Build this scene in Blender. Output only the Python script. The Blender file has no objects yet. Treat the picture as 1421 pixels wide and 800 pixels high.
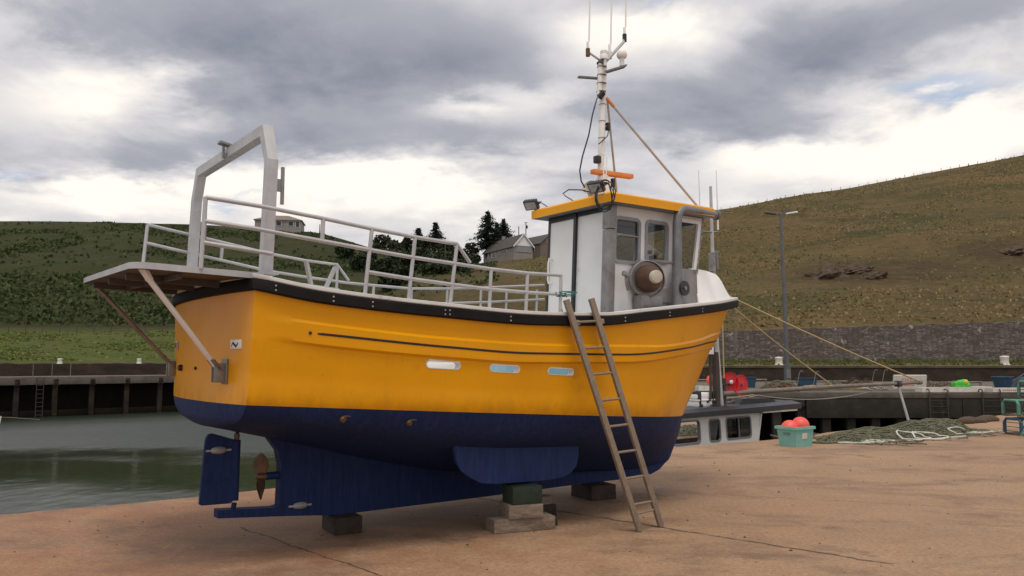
import bpy, bmesh, math, random
import numpy as np
from mathutils import Vector, Matrix, noise
R = math.radians
PI = math.pi
random.seed(7)
scene = bpy.context.scene
COL = scene.collection

# ---------------------------------------------------------------- helpers
def tag(o, label=None, cat=None, group=None, kind=None):
    if label: o['label'] = label
    if cat: o['category'] = cat
    if group: o['group'] = group
    if kind: o['kind'] = kind
    return o

def empty(name, loc=(0, 0, 0), rz=0.0):
    o = bpy.data.objects.new(name, None)
    o.empty_display_size = 0.2
    COL.objects.link(o)
    o.location = loc
    o.rotation_euler = (0, 0, rz)
    return o

def copy_tree(o, parent=None):
    c = o.copy()
    COL.objects.link(c)
    c.parent = parent
    for ch in list(o.children):
        copy_tree(ch, c)
    return c

def V(*a):
    return Vector(a)

class MB:
    """collects shapes and links them as ONE mesh object"""
    def __init__(s):
        s.v = []; s.f = []; s.m = []
    def add(s, vs, fs, mi=0):
        b = len(s.v)
        s.v.extend([tuple(p) for p in vs])
        s.f.extend([tuple(b + i for i in f) for f in fs])
        s.m.extend([mi] * len(fs))
        return s
    def box(s, c, size, rot=None, bev=0.0, mi=0):
        c = Vector(c); hx, hy, hz = size[0] / 2, size[1] / 2, size[2] / 2
        bm = bmesh.new()
        bmesh.ops.create_cube(bm, size=1.0)
        for v in bm.verts:
            v.co = Vector((v.co.x * 2 * hx, v.co.y * 2 * hy, v.co.z * 2 * hz))
        if bev > 0:
            bmesh.ops.bevel(bm, geom=bm.edges[:], offset=min(bev, hx * .9, hy * .9, hz * .9), segments=2, affect='EDGES', profile=0.6)
        bm.verts.index_update()
        vs = []
        for v in bm.verts:
            p = v.co.copy()
            if rot is not None: p = rot @ p
            vs.append(p + c)
        s.add(vs, [[v.index for v in f.verts] for f in bm.faces], mi)
        bm.free()
        return s
    def bar(s, p0, p1, a, b, up=(0, 0, 1), bev=0.0, mi=0):
        p0 = Vector(p0); p1 = Vector(p1); d = p1 - p0; L = d.length
        z = d.normalized(); up = Vector(up)
        if abs(z.dot(up)) > .97: up = Vector((1, 0, 0))
        x = up.cross(z).normalized(); y = z.cross(x)
        rot = Matrix((x, y, z)).transposed()
        return s.box((p0 + p1) / 2, (a, b, L), rot, bev, mi)
    def tube(s, pts, r, seg=8, caps=True, mi=0, closed=False):
        pts = [Vector(p) for p in pts]; n = len(pts)
        rs = r if isinstance(r, (list, tuple)) else [r] * n
        ds = []
        for i in range(n):
            a = pts[(i - 1) % n if closed else max(i - 1, 0)]; b = pts[(i + 1) % n if closed else min(i + 1, n - 1)]
            d = b - a
            ds.append(d.normalized() if d.length > 1e-9 else Vector((0, 0, 1)))
        ref = Vector((0, 0, 1)) if abs(ds[0].z) < .9 else Vector((1, 0, 0))
        nx = ds[0].cross(ref).normalized()
        vs = []; fs = []
        for i in range(n):
            nx = (nx - ds[i] * nx.dot(ds[i]))
            if nx.length < 1e-6: nx = ds[i].orthogonal()
            nx.normalize(); ny = ds[i].cross(nx)
            for k in range(seg):
                a = 2 * PI * k / seg
                vs.append(pts[i] + (nx * math.cos(a) + ny * math.sin(a)) * rs[i])
        m = n if closed else n - 1
        for i in range(m):
            j = (i + 1) % n
            for k in range(seg):
                k2 = (k + 1) % seg
                fs.append((i * seg + k, i * seg + k2, j * seg + k2, j * seg + k))
        if caps and not closed:
            fs.append(tuple(reversed(range(seg)))); fs.append(tuple((n - 1) * seg + k for k in range(seg)))
        return s.add(vs, fs, mi)
    def lathe(s, prof, o, axis=(0, 0, 1), seg=20, mi=0, caps=True):
        o = Vector(o); z = Vector(axis).normalized(); x = z.orthogonal().normalized(); y = z.cross(x)
        vs = []; fs = []
        for (r, h) in prof:
            for k in range(seg):
                a = 2 * PI * k / seg
                vs.append(o + z * h + (x * math.cos(a) + y * math.sin(a)) * r)
        for i in range(len(prof) - 1):
            for k in range(seg):
                k2 = (k + 1) % seg
                fs.append((i * seg + k, i * seg + k2, (i + 1) * seg + k2, (i + 1) * seg + k))
        if caps:
            fs.append(tuple(reversed(range(seg)))); fs.append(tuple((len(prof) - 1) * seg + k for k in range(seg)))
        return s.add(vs, fs, mi)
    def prism(s, poly, ext, mi=0):
        poly = [Vector(p) for p in poly]; e = Vector(ext); n = len(poly)
        fs = [tuple(reversed(range(n))), tuple(range(n, 2 * n))]
        for i in range(n):
            j = (i + 1) % n
            fs.append((i, j, n + j, n + i))
        return s.add(poly + [p + e for p in poly], fs, mi)
    def grid(s, rows, mi=0, closed_u=False):
        """rows: list of lists of points"""
        nr = len(rows); nc = len(rows[0])
        vs = [p for r in rows for p in r]; fs = []
        for i in range(nr - 1):
            for j in range(nc if closed_u else nc - 1):
                j2 = (j + 1) % nc
                fs.append((i * nc + j, i * nc + j2, (i + 1) * nc + j2, (i + 1) * nc + j))
        return s.add(vs, fs, mi)
    def ball(s, c, r, seg=20, rings=12, sq=(1, 1, 1), mi=0):
        c = Vector(c); rows = []
        for i in range(rings + 1):
            a = PI * i / rings
            a = min(max(a, 1e-3), PI - 1e-3)
            rows.append([c + Vector((r * sq[0] * math.sin(a) * math.cos(2 * PI * k / seg), r * sq[1] * math.sin(a) * math.sin(2 * PI * k / seg), r * sq[2] * math.cos(a))) for k in range(seg)])
        return s.grid(rows, mi, True)
    def build(s, name, mat, parent=None, smooth=32, fix=True):
        me = bpy.data.meshes.new(name)
        me.from_pydata(s.v, [], s.f)
        mats = mat if isinstance(mat, (list, tuple)) else [mat]
        for m in mats: me.materials.append(m)
        me.polygons.foreach_set('material_index', s.m)
        if fix:
            bm = bmesh.new(); bm.from_mesh(me)
            bmesh.ops.recalc_face_normals(bm, faces=bm.faces[:])
            bm.to_mesh(me); bm.free()
        if smooth:
            me.polygons.foreach_set('use_smooth', [True] * len(me.polygons))
            me.update()
            me.set_sharp_from_angle(angle=R(smooth))
        me.update()
        o = bpy.data.objects.new(name, me)
        COL.objects.link(o)
        if parent is not None: o.parent = parent
        return o

def herm(xs, ys, x):
    """smooth interpolation through a table (finite-difference cubic)"""
    xs = list(xs); n = len(xs)
    if x <= xs[0]: i = 0
    elif x >= xs[-1]: i = n - 2
    else:
        i = 0
        while x > xs[i + 1]: i += 1
    x = min(max(x, xs[0]), xs[-1])
    def slope(k):
        if k == 0: return (ys[1] - ys[0]) / (xs[1] - xs[0])
        if k == n - 1: return (ys[-1] - ys[-2]) / (xs[-1] - xs[-2])
        a = (ys[k] - ys[k - 1]) / (xs[k] - xs[k - 1]); b = (ys[k + 1] - ys[k]) / (xs[k + 1] - xs[k])
        if a * b <= 0: return 0.0
        return 2 * a * b / (a + b)
    h = xs[i + 1] - xs[i]; t = (x - xs[i]) / h
    m0, m1 = slope(i) * h, slope(i + 1) * h
    return (2*t**3 - 3*t**2 + 1) * ys[i] + (t**3 - 2*t**2 + t) * m0 + (-2*t**3 + 3*t**2) * ys[i+1] + (t**3 - t**2) * m1

def lerp_t(xs, ys, x):
    return float(np.interp(x, xs, ys))

# ---------------------------------------------------------------- materials
def nt(m):
    m.use_nodes = True
    return m.node_tree.nodes, m.node_tree.links

def pm(name, c1, c2=None, rough=.6, metal=0.0, scale=4.0, bump=0.0, bscale=30.0, streak=None, c3=None, c3t=.62, c3scale=1.5, spec=.5, detail=5, rvar=.12, coat=0.0):
    """painted / weathered surface: two base colours mixed by noise, optional third colour in worn patches, bump"""
    m = bpy.data.materials.new(name)
    N, K = nt(m)
    b = N['Principled BSDF']
    b.inputs['Metallic'].default_value = metal
    b.inputs['Specular IOR Level'].default_value = spec
    b.inputs['Coat Weight'].default_value = coat
    tc = N.new('ShaderNodeTexCoord')
    mp = N.new('ShaderNodeMapping')
    K.new(tc.outputs['Object'], mp.inputs['Vector'])
    if streak: mp.inputs['Scale'].default_value = streak
    n1 = N.new('ShaderNodeTexNoise'); n1.inputs['Scale'].default_value = scale; n1.inputs['Detail'].default_value = detail; n1.inputs['Roughness'].default_value = .62
    K.new(mp.outputs[0], n1.inputs['Vector'])
    r1 = N.new('ShaderNodeMapRange'); r1.inputs[1].default_value = .32; r1.inputs[2].default_value = .68
    K.new(n1.outputs['Fac'], r1.inputs[0])
    mx = N.new('ShaderNodeMix'); mx.data_type = 'RGBA'
    c2 = c2 or tuple(v * .82 for v in c1)
    mx.inputs[6].default_value = (*c1, 1); mx.inputs[7].default_value = (*c2, 1)
    K.new(r1.outputs[0], mx.inputs[0])
    out = mx.outputs[2]
    if c3:
        n3 = N.new('ShaderNodeTexNoise'); n3.inputs['Scale'].default_value = c3scale; n3.inputs['Detail'].default_value = 8; n3.inputs['Roughness'].default_value = .7
        K.new(mp.outputs[0], n3.inputs['Vector'])
        r3 = N.new('ShaderNodeMapRange'); r3.inputs[1].default_value = c3t; r3.inputs[2].default_value = c3t + .1
        K.new(n3.outputs['Fac'], r3.inputs[0])
        m3 = N.new('ShaderNodeMix'); m3.data_type = 'RGBA'
        m3.inputs[7].default_value = (*c3, 1)
        K.new(out, m3.inputs[6]); K.new(r3.outputs[0], m3.inputs[0])
        out = m3.outputs[2]
    K.new(out, b.inputs['Base Color'])
    rr = N.new('ShaderNodeMapRange'); rr.inputs[3].default_value = max(rough - rvar, .03); rr.inputs[4].default_value = min(rough + rvar, 1)
    K.new(n1.outputs['Fac'], rr.inputs[0]); K.new(rr.outputs[0], b.inputs['Roughness'])
    if bump > 0:
        nb = N.new('ShaderNodeTexNoise'); nb.inputs['Scale'].default_value = bscale; nb.inputs['Detail'].default_value = 5
        K.new(tc.outputs['Object'], nb.inputs['Vector'])
        bp = N.new('ShaderNodeBump'); bp.inputs['Strength'].default_value = bump; bp.inputs['Distance'].default_value = .02
        K.new(nb.outputs['Fac'], bp.inputs['Height']); K.new(bp.outputs[0], b.inputs['Normal'])
    return m

M = {}
def hull_paint():
    m = pm('yellow_paint', (.82, .365, .005), (.75, .325, .004), rough=.33, scale=1.4, c3=(.64, .25, .008), c3t=.62, c3scale=1.9, bump=.03, bscale=60, spec=.22)
    N, K = nt(m); B = N['Principled BSDF']; src = B.inputs['Base Color'].links[0].from_socket
    tc = [n for n in N if n.type == 'TEX_COORD'][0]
    def msk(scale3, sc, lo, hi, det=6):
        mp = N.new('ShaderNodeMapping'); mp.inputs['Scale'].default_value = scale3; K.new(tc.outputs['Object'], mp.inputs[0])
        n = N.new('ShaderNodeTexNoise'); n.inputs['Scale'].default_value = sc; n.inputs['Detail'].default_value = det; n.inputs['Roughness'].default_value = .65; K.new(mp.outputs[0], n.inputs['Vector'])
        r = N.new('ShaderNodeMapRange'); r.inputs[1].default_value = lo; r.inputs[2].default_value = hi; K.new(n.outputs['Fac'], r.inputs[0]); return r.outputs[0]
    def over(fac, k, col, s):
        mm = N.new('ShaderNodeMath'); mm.operation = 'MULTIPLY'; K.new(fac, mm.inputs[0])
        if isinstance(k, float): mm.inputs[1].default_value = k
        else: K.new(k, mm.inputs[1])
        x = N.new('ShaderNodeMix'); x.data_type = 'RGBA'; x.inputs[7].default_value = (*col, 1); K.new(mm.outputs[0], x.inputs[0]); K.new(s, x.inputs[6]); return x.outputs[2]
    src = over(msk((9, 9, .5), 2.2, .60, .74), .25, (.40, .16, .012), src)           # run marks down the side
    src = over(msk((1.2, 1.2, 5), 4.0, .64, .72), .45, (.80, .44, .06), src)          # pale rubbed scuffs
    src = over(msk((1, 1, 1), 38, .70, .76, 3), .7, (.20, .10, .03), src)             # small chips
    # grime band just over the boot-top, broken up
    sp = N.new('ShaderNodeSeparateXYZ'); K.new(tc.outputs['Object'], sp.inputs[0])
    zl = N.new('ShaderNodeMath'); zl.operation = 'MULTIPLY_ADD'; K.new(sp.outputs[0], zl.inputs[0]); zl.inputs[1].default_value = .0595; K.new(sp.outputs[2], zl.inputs[2])
    zr = N.new('ShaderNodeMapRange'); zr.inputs[1].default_value = 1.19; zr.inputs[2].default_value = 1.40; zr.inputs[3].default_value = .4; zr.inputs[4].default_value = 0; K.new(zl.outputs[0], zr.inputs[0])
    src = over(msk((3, 3, 1.5), 2.5, .40, .66), zr.outputs[0], (.36, .15, .02), src)
    K.new(src, B.inputs['Base Color']); return m
M['yellow'] = hull_paint()
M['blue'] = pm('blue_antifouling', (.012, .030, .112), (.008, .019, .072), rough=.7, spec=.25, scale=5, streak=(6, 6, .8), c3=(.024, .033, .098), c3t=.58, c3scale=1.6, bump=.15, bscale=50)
M['blue_lit'] = pm('blue_antifouling_lit', (.021, .042, .15), (.015, .029, .10), rough=.7, spec=.25, scale=5, streak=(6, 6, .8), c3=(.055, .06, .16), c3t=.6, bump=.12, bscale=50)  # lighter copy of the antifouling: light on the bilge keels put into the colour
M['black'] = pm('black_rubber', (.010, .0095, .0095), (.016, .015, .015), rough=.65, scale=6, spec=.12)
M['black_plastic'] = pm('black_plastic', (.015, .015, .017), rough=.35, scale=6)
M['white'] = pm('white_paint', (.82, .815, .80), (.74, .74, .735), rough=.42, scale=2.2, c3=(.50, .50, .49), c3t=.66, c3scale=1.8)
M['cap'] = pm('cap_white', (.66, .65, .64), (.55, .54, .53), rough=.5, scale=3, c3=(.34, .31, .29), c3t=.63, c3scale=3)
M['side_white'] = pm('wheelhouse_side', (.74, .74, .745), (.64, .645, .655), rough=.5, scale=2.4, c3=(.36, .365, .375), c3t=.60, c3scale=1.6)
M['house_white'] = pm('wheelhouse_panel', (.80, .80, .79), (.70, .71, .72), rough=.45, scale=2.4, c3=(.42, .44, .46), c3t=.64, c3scale=2.0)
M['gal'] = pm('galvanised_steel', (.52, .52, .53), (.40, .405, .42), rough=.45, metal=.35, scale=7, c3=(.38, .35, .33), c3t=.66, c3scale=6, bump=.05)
M['galdark'] = pm('dull_galvanised', (.22, .23, .245), (.15, .155, .165), rough=.55, metal=.3, scale=8, c3=(.12, .10, .09), c3t=.64, c3scale=5, bump=.1)
M['steel'] = pm('stained_steel', (.30, .29, .285), (.20, .19, .18), rough=.42, metal=.6, scale=5, c3=(.17, .13, .10), c3t=.58, c3scale=4, bump=.06)
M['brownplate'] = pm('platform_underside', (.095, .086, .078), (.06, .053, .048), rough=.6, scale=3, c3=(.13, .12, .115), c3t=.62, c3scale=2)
M['rustbrown'] = pm('red_oxide', (.105, .050, .030), (.068, .035, .022), rough=.6, scale=6, c3=(.20, .10, .06), c3t=.66, c3scale=8, bump=.2)
M['bronze'] = pm('bronze', (.16, .095, .05), (.10, .062, .035), rough=.5, metal=.5, scale=8)
M['zinc'] = pm('zinc', (.42, .41, .40), (.26, .25, .24), rough=.6, metal=.2, scale=15, bump=.3)
M['orange'] = pm('orange_plastic', (.72, .26, .06), (.62, .22, .05), rough=.5, scale=5)
M['cream'] = pm('cream_cap', (.55, .50, .42), (.42, .37, .30), rough=.5, scale=9)
M['rope_teal'] = pm('teal_rope', (.05, .20, .19), (.03, .13, .13), rough=.8, scale=40)
M['rope_tan'] = pm('tan_rope', (.50, .39, .20), (.38, .29, .15), rough=.85, scale=60)
M['rope_grey'] = pm('grey_rope', (.42, .40, .36), (.30, .28, .25), rough=.85, scale=60)
M['wood'] = pm('weathered_wood', (.27, .21, .155), (.17, .13, .095), rough=.8, scale=14, streak=(6, 6, 1), bump=.25, bscale=60, c3=(.30, .26, .21), c3t=.6, c3scale=5)
M['timber'] = pm('old_timber', (.27, .215, .165), (.15, .11, .08), rough=.85, scale=9, streak=(1, 5, 5), bump=.5, bscale=40, c3=(.34, .29, .23), c3t=.6)
M['timber_dark'] = pm('dark_timber', (.045, .031, .021), (.026, .018, .013), rough=.85, scale=9, bump=.5, bscale=40)
M['timber_green'] = pm('green_block', (.026, .046, .028), (.018, .03, .02), rough=.8, scale=6, bump=.3)
M['lightblue'] = pm('pale_blue_paint', (.33, .60, .74), (.28, .52, .66), rough=.5, scale=4)
M['conc'] = pm('pier_concrete', (.135, .115, .095), (.085, .07, .058), rough=.85, scale=1.2, c3=(.075, .062, .05), c3t=.58, c3scale=.7, bump=.4, bscale=8)
M['conc_dark'] = pm('dark_concrete', (.052, .044, .036), (.028, .024, .02), rough=.85, spec=.15, scale=1.1, c3=(.085, .068, .05), c3t=.6, c3scale=.8, bump=.5, bscale=6)  # darker concrete for the fascia beam and piles
M['quayface'] = pm('weedy_quay_face', (.06, .045, .034), (.032, .025, .02), rough=.9, spec=.15, scale=.9, streak=(1, 1, 2), c3=(.12, .062, .025), c3t=.57, c3scale=.5, bump=.6, bscale=4)
M['bollard'] = pm('bollard_white', (.78, .76, .70), (.66, .63, .56), rough=.6, scale=6)
M['boatwhite'] = pm('cabin_white', (.74, .72, .68), (.64, .62, .58), rough=.4, scale=3, c3=(.5, .47, .42), c3t=.68)
M['boatblack'] = pm('black_roof', (.012, .014, .02), (.02, .022, .03), rough=.35, scale=3)
M['red'] = pm('red_plastic', (.62, .018, .03), (.5, .014, .022), rough=.45, scale=4)
M['coral'] = pm('coral_buoy', (.86, .115, .085), (.74, .085, .065), rough=.5, scale=5, c3=(.5, .09, .07), c3t=.68)
M['tub'] = pm('turquoise_plastic', (.22, .47, .42), (.17, .40, .36), rough=.5, scale=6, c3=(.12, .25, .22), c3t=.66, c3scale=5)
M['tubdark'] = pm('turquoise_shade', (.12, .27, .24), rough=.6)
M['tubblue'] = pm('blue_plastic', (.025, .075, .13), (.018, .055, .10), rough=.5, scale=6)
M['navy'] = pm('navy_tarp', (.02, .03, .042), (.012, .018, .028), rough=.6, scale=5, bump=.4, bscale=4)
M['fishbox'] = pm('fishbox_white', (.72, .69, .62), (.58, .54, .48), rough=.6, scale=5, c3=(.38, .30, .24), c3t=.66, c3scale=4)
M['green'] = pm('bright_green', (.05, .55, .04), (.03, .40, .03), rough=.5, scale=7)
M['yellowbag'] = pm('bag_yellow', (.7, .6, .1), rough=.5)
M['net'] = pm('green_net', (.055, .062, .038), (.10, .095, .062), rough=.95, scale=22, bump=1.0, bscale=45, c3=(.11, .10, .07), c3t=.56, c3scale=14)
M['netline'] = pm('net_twine', (.09, .098, .06), (.17, .16, .105), rough=.95, scale=8)
M['rope_white'] = pm('white_rope', (.66, .67, .60), (.48, .50, .44), rough=.9, scale=40)
M['rope_green'] = pm('creel_rope', (.14, .34, .26), (.08, .22, .17), rough=.9, scale=30)
M['creelblue'] = pm('creel_blue', (.04, .11, .18), (.025, .07, .12), rough=.8, scale=20)
M['grayroof'] = pm('slate_roof', (.085, .075, .07), (.055, .05, .046), rough=.8, scale=.8, streak=(1, 1, 3))
M['render'] = pm('pale_render', (.30, .27, .24), (.24, .21, .19), rough=.85, scale=.7)
M['brick'] = pm('brown_wall', (.21, .165, .14), (.16, .125, .105), rough=.85, scale=2)
M['dkglass'] = pm('dark_window', (.02, .022, .025), rough=.12, scale=3)
M['pole'] = pm('pole_wood', (.07, .06, .05), rough=.8)
M['lamp'] = pm('lamp_steel', (.15, .155, .165), (.11, .115, .12), rough=.55, metal=.4, scale=3)
M['bark'] = pm('bark', (.06, .045, .035), rough=.9, scale=4)
M['pipe'] = pm('grey_pipe', (.22, .19, .16), (.14, .12, .10), rough=.7, scale=5)
M['fence'] = pm('fence_wood', (.085, .072, .058), rough=.9)
M['rock'] = pm('dark_rock', (.088, .056, .031), (.042, .028, .017), rough=.9, scale=.9, bump=.8, bscale=2.5, c3=(.24, .185, .135), c3t=.64, c3scale=2.2)
M['rubber_grey'] = pm('grey_window_rubber', (.27, .28, .30), (.20, .21, .22), rough=.55)
M['signblue'] = pm('sign_blue', (.05, .10, .35), rough=.5)

def leafmat(name, c1, c2):
    m = bpy.data.materials.new(name); N, K = nt(m); b = N['Principled BSDF']
    g = N.new('ShaderNodeNewGeometry')
    mx = N.new('ShaderNodeMix'); mx.data_type = 'RGBA'
    mx.inputs[6].default_value = (*c1, 1); mx.inputs[7].default_value = (*c2, 1)
    K.new(g.outputs['Random Per Island'], mx.inputs[0]); K.new(mx.outputs[2], b.inputs['Base Color'])
    b.inputs['Roughness'].default_value = .8; b.inputs['Specular IOR Level'].default_value = .2
    return m
M['leaf_con'] = leafmat('conifer_needles', (.012, .020, .013), (.03, .042, .024))
M['leaf_dark'] = leafmat('dark_leaves', (.018, .027, .014), (.045, .056, .027))
M['leaf_mid'] = leafmat('mid_leaves', (.028, .040, .018), (.06, .072, .032))
M['scrub'] = leafmat('hill_scrub', (.046, .062, .023), (.074, .092, .034))
M['tuft_r'] = leafmat('dry_tufts', (.20, .145, .074), (.28, .205, .105))
M['tuft_g'] = leafmat('green_tufts', (.14, .138, .056), (.20, .19, .08))
M['field_blades'] = leafmat('field_blades', (.12, .155, .042), (.165, .19, .06))
M['turf'] = leafmat('verge_grass', (.075, .09, .022), (.13, .135, .042))

def glassmat(name, tint=(.55, .6, .62), mix=.30, rough=.03):
    m = bpy.data.materials.new(name); N, K = nt(m)
    for n in list(N):
        if n.type != 'OUTPUT_MATERIAL': N.remove(n)
    out = [n for n in N if n.type == 'OUTPUT_MATERIAL'][0]
    t = N.new('ShaderNodeBsdfTransparent'); t.inputs[0].default_value = (*tint, 1)
    gl = N.new('ShaderNodeBsdfGlossy'); gl.inputs['Roughness'].default_value = rough; gl.inputs[0].default_value = (.9, .92, .95, 1)
    fr = N.new('ShaderNodeLayerWeight'); fr.inputs[0].default_value = mix
    mx = N.new('ShaderNodeMixShader')
    K.new(fr.outputs['Fresnel'], mx.inputs[0]); K.new(t.outputs[0], mx.inputs[1]); K.new(gl.outputs[0], mx.inputs[2]); K.new(mx.outputs[0], out.inputs[0])
    return m
M['glass'] = glassmat('wheelhouse_glass', (.82, .85, .86), .2)
M['glass_dark'] = glassmat('tinted_glass', (.35, .37, .38), .35)
# ---------------------------------------------------------------- yellow fishing boat (local axes: s forward, w to starboard, z up)
boat = empty('fishing_boat', (-1.67, 7.8, 0), R(36.2))
tag(boat, 'yellow and dark blue fishing boat propped on timber blocks on the quay', 'fishing boat')
def b(s, w, z):
    return Vector((s, -w, z))

SX = [-1.2, -.66, .25, 1.31, 2.1, 2.8, 3.48, 4.3, 5.1, 5.84]
SZ = [2.254, 2.165, 2.09, 2.043, 2.06, 2.13, 2.202, 2.29, 2.385, 2.463]
HX = [-1.2, -.4, .8, 2, 3, 4, 4.8, 5.4, 5.84]
HW = [1.17, 1.29, 1.40, 1.42, 1.36, 1.13, .78, .41, .04]
WX = [-1.24, -.4, .8, 2, 3, 3.9, 4.4, 4.78]
WW = [1.06, 1.19, 1.31, 1.32, 1.17, .76, .36, .035]
def z_sheer(s): return herm(SX, SZ, s)
def w_sheer(s): return herm(HX, HW, s)
def z_wl(s): return 1.187 - .0595 * s
# every row of the hull: (s_start, s_end, w(s), z(s))
UKX = [-1.2, -.48, .41, 1.6, 2.91, 3.88, 4.42, 5.5]; UKZ = [1.945, 1.862, 1.785, 1.742, 1.745, 1.826, 1.90, 2.0]
LKX = [-1.2, -.5, .43, 1.26, 2.46, 3.91, 4.6, 5.33]; LKZ = [1.775, 1.69, 1.615, 1.572, 1.572, 1.685, 1.735, 1.775]
def wmid(frac):
    """half breadth between waterline (0) and sheer (1), at the same fraction of the way to the stem"""
    def fn(s, s1):
        f = (s + 1.2) / (s1 + 1.2)
        a = herm(WX, WW, -1.24 + f * (4.78 + 1.24)); c = herm(HX, HW, -1.2 + f * (5.84 + 1.2))
        return a + (c - a) * frac
    return fn
def fade(s): return min(max((s + 1.12) / .5, 0), 1)
rows = []
def row(s0, s1, wf, zf): rows.append((s0, s1, wf, zf))
row(-1.2, 5.84, lambda s: w_sheer(s), lambda s: z_sheer(s) - .02)
row(-1.2, 5.66, lambda s: wmid(.90)(s, 5.66), lambda s: z_sheer(s) * .55 + herm(UKX, UKZ, min(s, 5.5)) * .45)
row(-1.2, 5.52, lambda s: wmid(.80)(s, 5.52) - .004 * fade(s), lambda s: herm(UKX, UKZ, min(s, 5.5)) + .012)
row(-1.2, 5.50, lambda s: wmid(.79)(s, 5.50) + .020 * fade(s), lambda s: herm(UKX, UKZ, min(s, 5.5)) - .012)
row(-1.2, 5.35, lambda s: wmid(.66)(s, 5.35) + .022 * fade(s), lambda s: herm(LKX, LKZ, min(s, 5.33)) + .012)
row(-1.2, 5.33, lambda s: wmid(.65)(s, 5.33) - .004 * fade(s), lambda s: herm(LKX, LKZ, min(s, 5.33)) - .008)
row(-1.2, 5.05, lambda s: wmid(.34)(s, 5.05), lambda s: z_wl(s) * .5 + herm(LKX, LKZ, min(s, 5.33)) * .5 - .004)
row(-1.21, 4.78, lambda s: herm(WX, WW, s), lambda s: z_wl(s))
BX = [-1.2, -.56, .3, 1.2, 2.2, 3.2, 3.9, 4.4, 4.7]
B1W = [.90, 1.02, 1.09, 1.13, 1.10, .90, .60, .27, .03]; B1Z = [1.13, 1.06, .94, .86, .81, .75, .69, .68, .68]
B2W = [.5, .56, .6, .6, .58, .48, .33, .16, .03]; B2Z = [1.065, .97, .78, .66, .58, .51, .47, .475, .48]
B3W = [.2, .2, .2, .2, .2, .18, .13, .07, .02]; B3Z = [1.042, .90, .68, .50, .40, .34, .33, .35, .36]
B4W = [.005] * 9; B4Z = [1.035, .88, .65, .47, .37, .30, .25, .28, .30]
row(-1.21, 4.70, lambda s: herm(BX, B1W, s), lambda s: herm(BX, B1Z, s))
row(-1.21, 4.59, lambda s: herm(BX, B2W, s * (4.7 + 1.2) / (4.59 + 1.2) + .02 if s > 3.9 else s) if s < 4.58 else .02, lambda s: herm(BX, B2Z, s))
row(-1.21, 4.48, lambda s: herm(BX, B3W, s) if s < 4.47 else .02, lambda s: herm(BX, B3Z, s))
row(-1.21, 4.40, lambda s: .005, lambda s: herm(BX, B4Z, s))
WLROW = 7
NT = 300
def tau(i):
    t = i / NT
    return t - .12 * math.sin(2 * PI * t) / (2 * PI) * 1.0
def ctrl(i):
    """control points of station i"""
    t = tau(i); P = []
    for (s0, s1, wf, zf) in rows:
        s = s0 + (s1 - s0) * t
        P.append((s, wf(s), zf(s)))
    return P
SUB = [3, 6, 1, 5, 1, 16, 16, 8, 8, 6, 3]
def station(i):
    P = ctrl(i); out = []; idx = []
    for k in range(len(P) - 1):
        n = SUB[k]
        for j in range(n):
            t = j / n
            if k >= WLROW - 2 and k != 5:
                p0 = P[max(k - 1, WLROW - 2)]; p1 = P[k]; p2 = P[k + 1]; p3 = P[min(k + 2, len(P) - 1)]
                q = tuple(.5 * (2 * p1[a] + (p2[a] - p0[a]) * t + (2 * p0[a] - 5 * p1[a] + 4 * p2[a] - p3[a]) * t * t + (3 * p1[a] - p0[a] - 3 * p2[a] + p3[a]) * t ** 3) for a in range(3))
            else:
                q = tuple(P[k][a] + (P[k + 1][a] - P[k][a]) * t for a in range(3))
            out.append(q); idx.append(k)
    out.append(P[-1]); idx.append(len(P) - 1)
    return out, idx
STN = []
for i in range(NT + 1):
    q, KIDX = station(i)
    STN.append(q)
NR = len(KIDX)
COLS = []
for k in range(NR):
    col = np.array([STN[i][k] for i in range(0, NT + 1, 4)])
    COLS.append((col[:, 0].copy(), col[:, 1].copy(), col[:, 2].copy()))
def hull_w(s, z):
    """half breadth of the hull skin at (s, z)"""
    best = []
    for ss, ww, zz in COLS:
        if s > ss[-1]: continue
        best.append((float(np.interp(s, ss, zz)), float(np.interp(s, ss, ww))))
    best.sort()
    return float(np.interp(z, [p[0] for p in best], [p[1] for p in best]))

# freeing ports (slots through the bulwark): centre s, centre z, half length, half height
SLOTS = [(.375, 1.557, .156, .029), (.995, 1.523, .156, .029), (1.635, 1.492, .152, .029)]
SL = -.054
def in_slot(s, z, g=0.0):
    for (cs, cz, hl, hh) in SLOTS:
        ds = s - cs; dz = z - (cz + SL * ds)
        e = max(abs(ds) - (hl - hh), 0)
        if e * e + dz * dz < (hh + g) ** 2: return True
    return False
def hull_side(mb, sg):
    vs = []; fs = []; ms = []
    for i in range(NT + 1):
        for k in range(NR):
            s, w, z = STN[i][k]
            vs.append(b(s, sg * w, z))
    for i in range(NT):
        for k in range(NR - 1):
            if sg > 0:
                c = [STN[i][k], STN[i + 1][k], STN[i + 1][k + 1], STN[i][k + 1]]
                s = sum(q[0] for q in c) / 4; z = sum(q[2] for q in c) / 4
                if KIDX[k] in (4, 5, 6) and in_slot(s, z, .006): continue
            fs.append((i * NR + k, (i + 1) * NR + k, (i + 1) * NR + k + 1, i * NR + k + 1)); ms.append(1 if KIDX[k] >= WLROW else 0)
    base = len(mb.v)
    mb.v.extend([tuple(p) for p in vs]); mb.f.extend([tuple(base + q for q in f) for f in fs]); mb.m.extend(ms)
mb = MB()
hull_side(mb, 1); hull_side(mb, -1)
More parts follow.
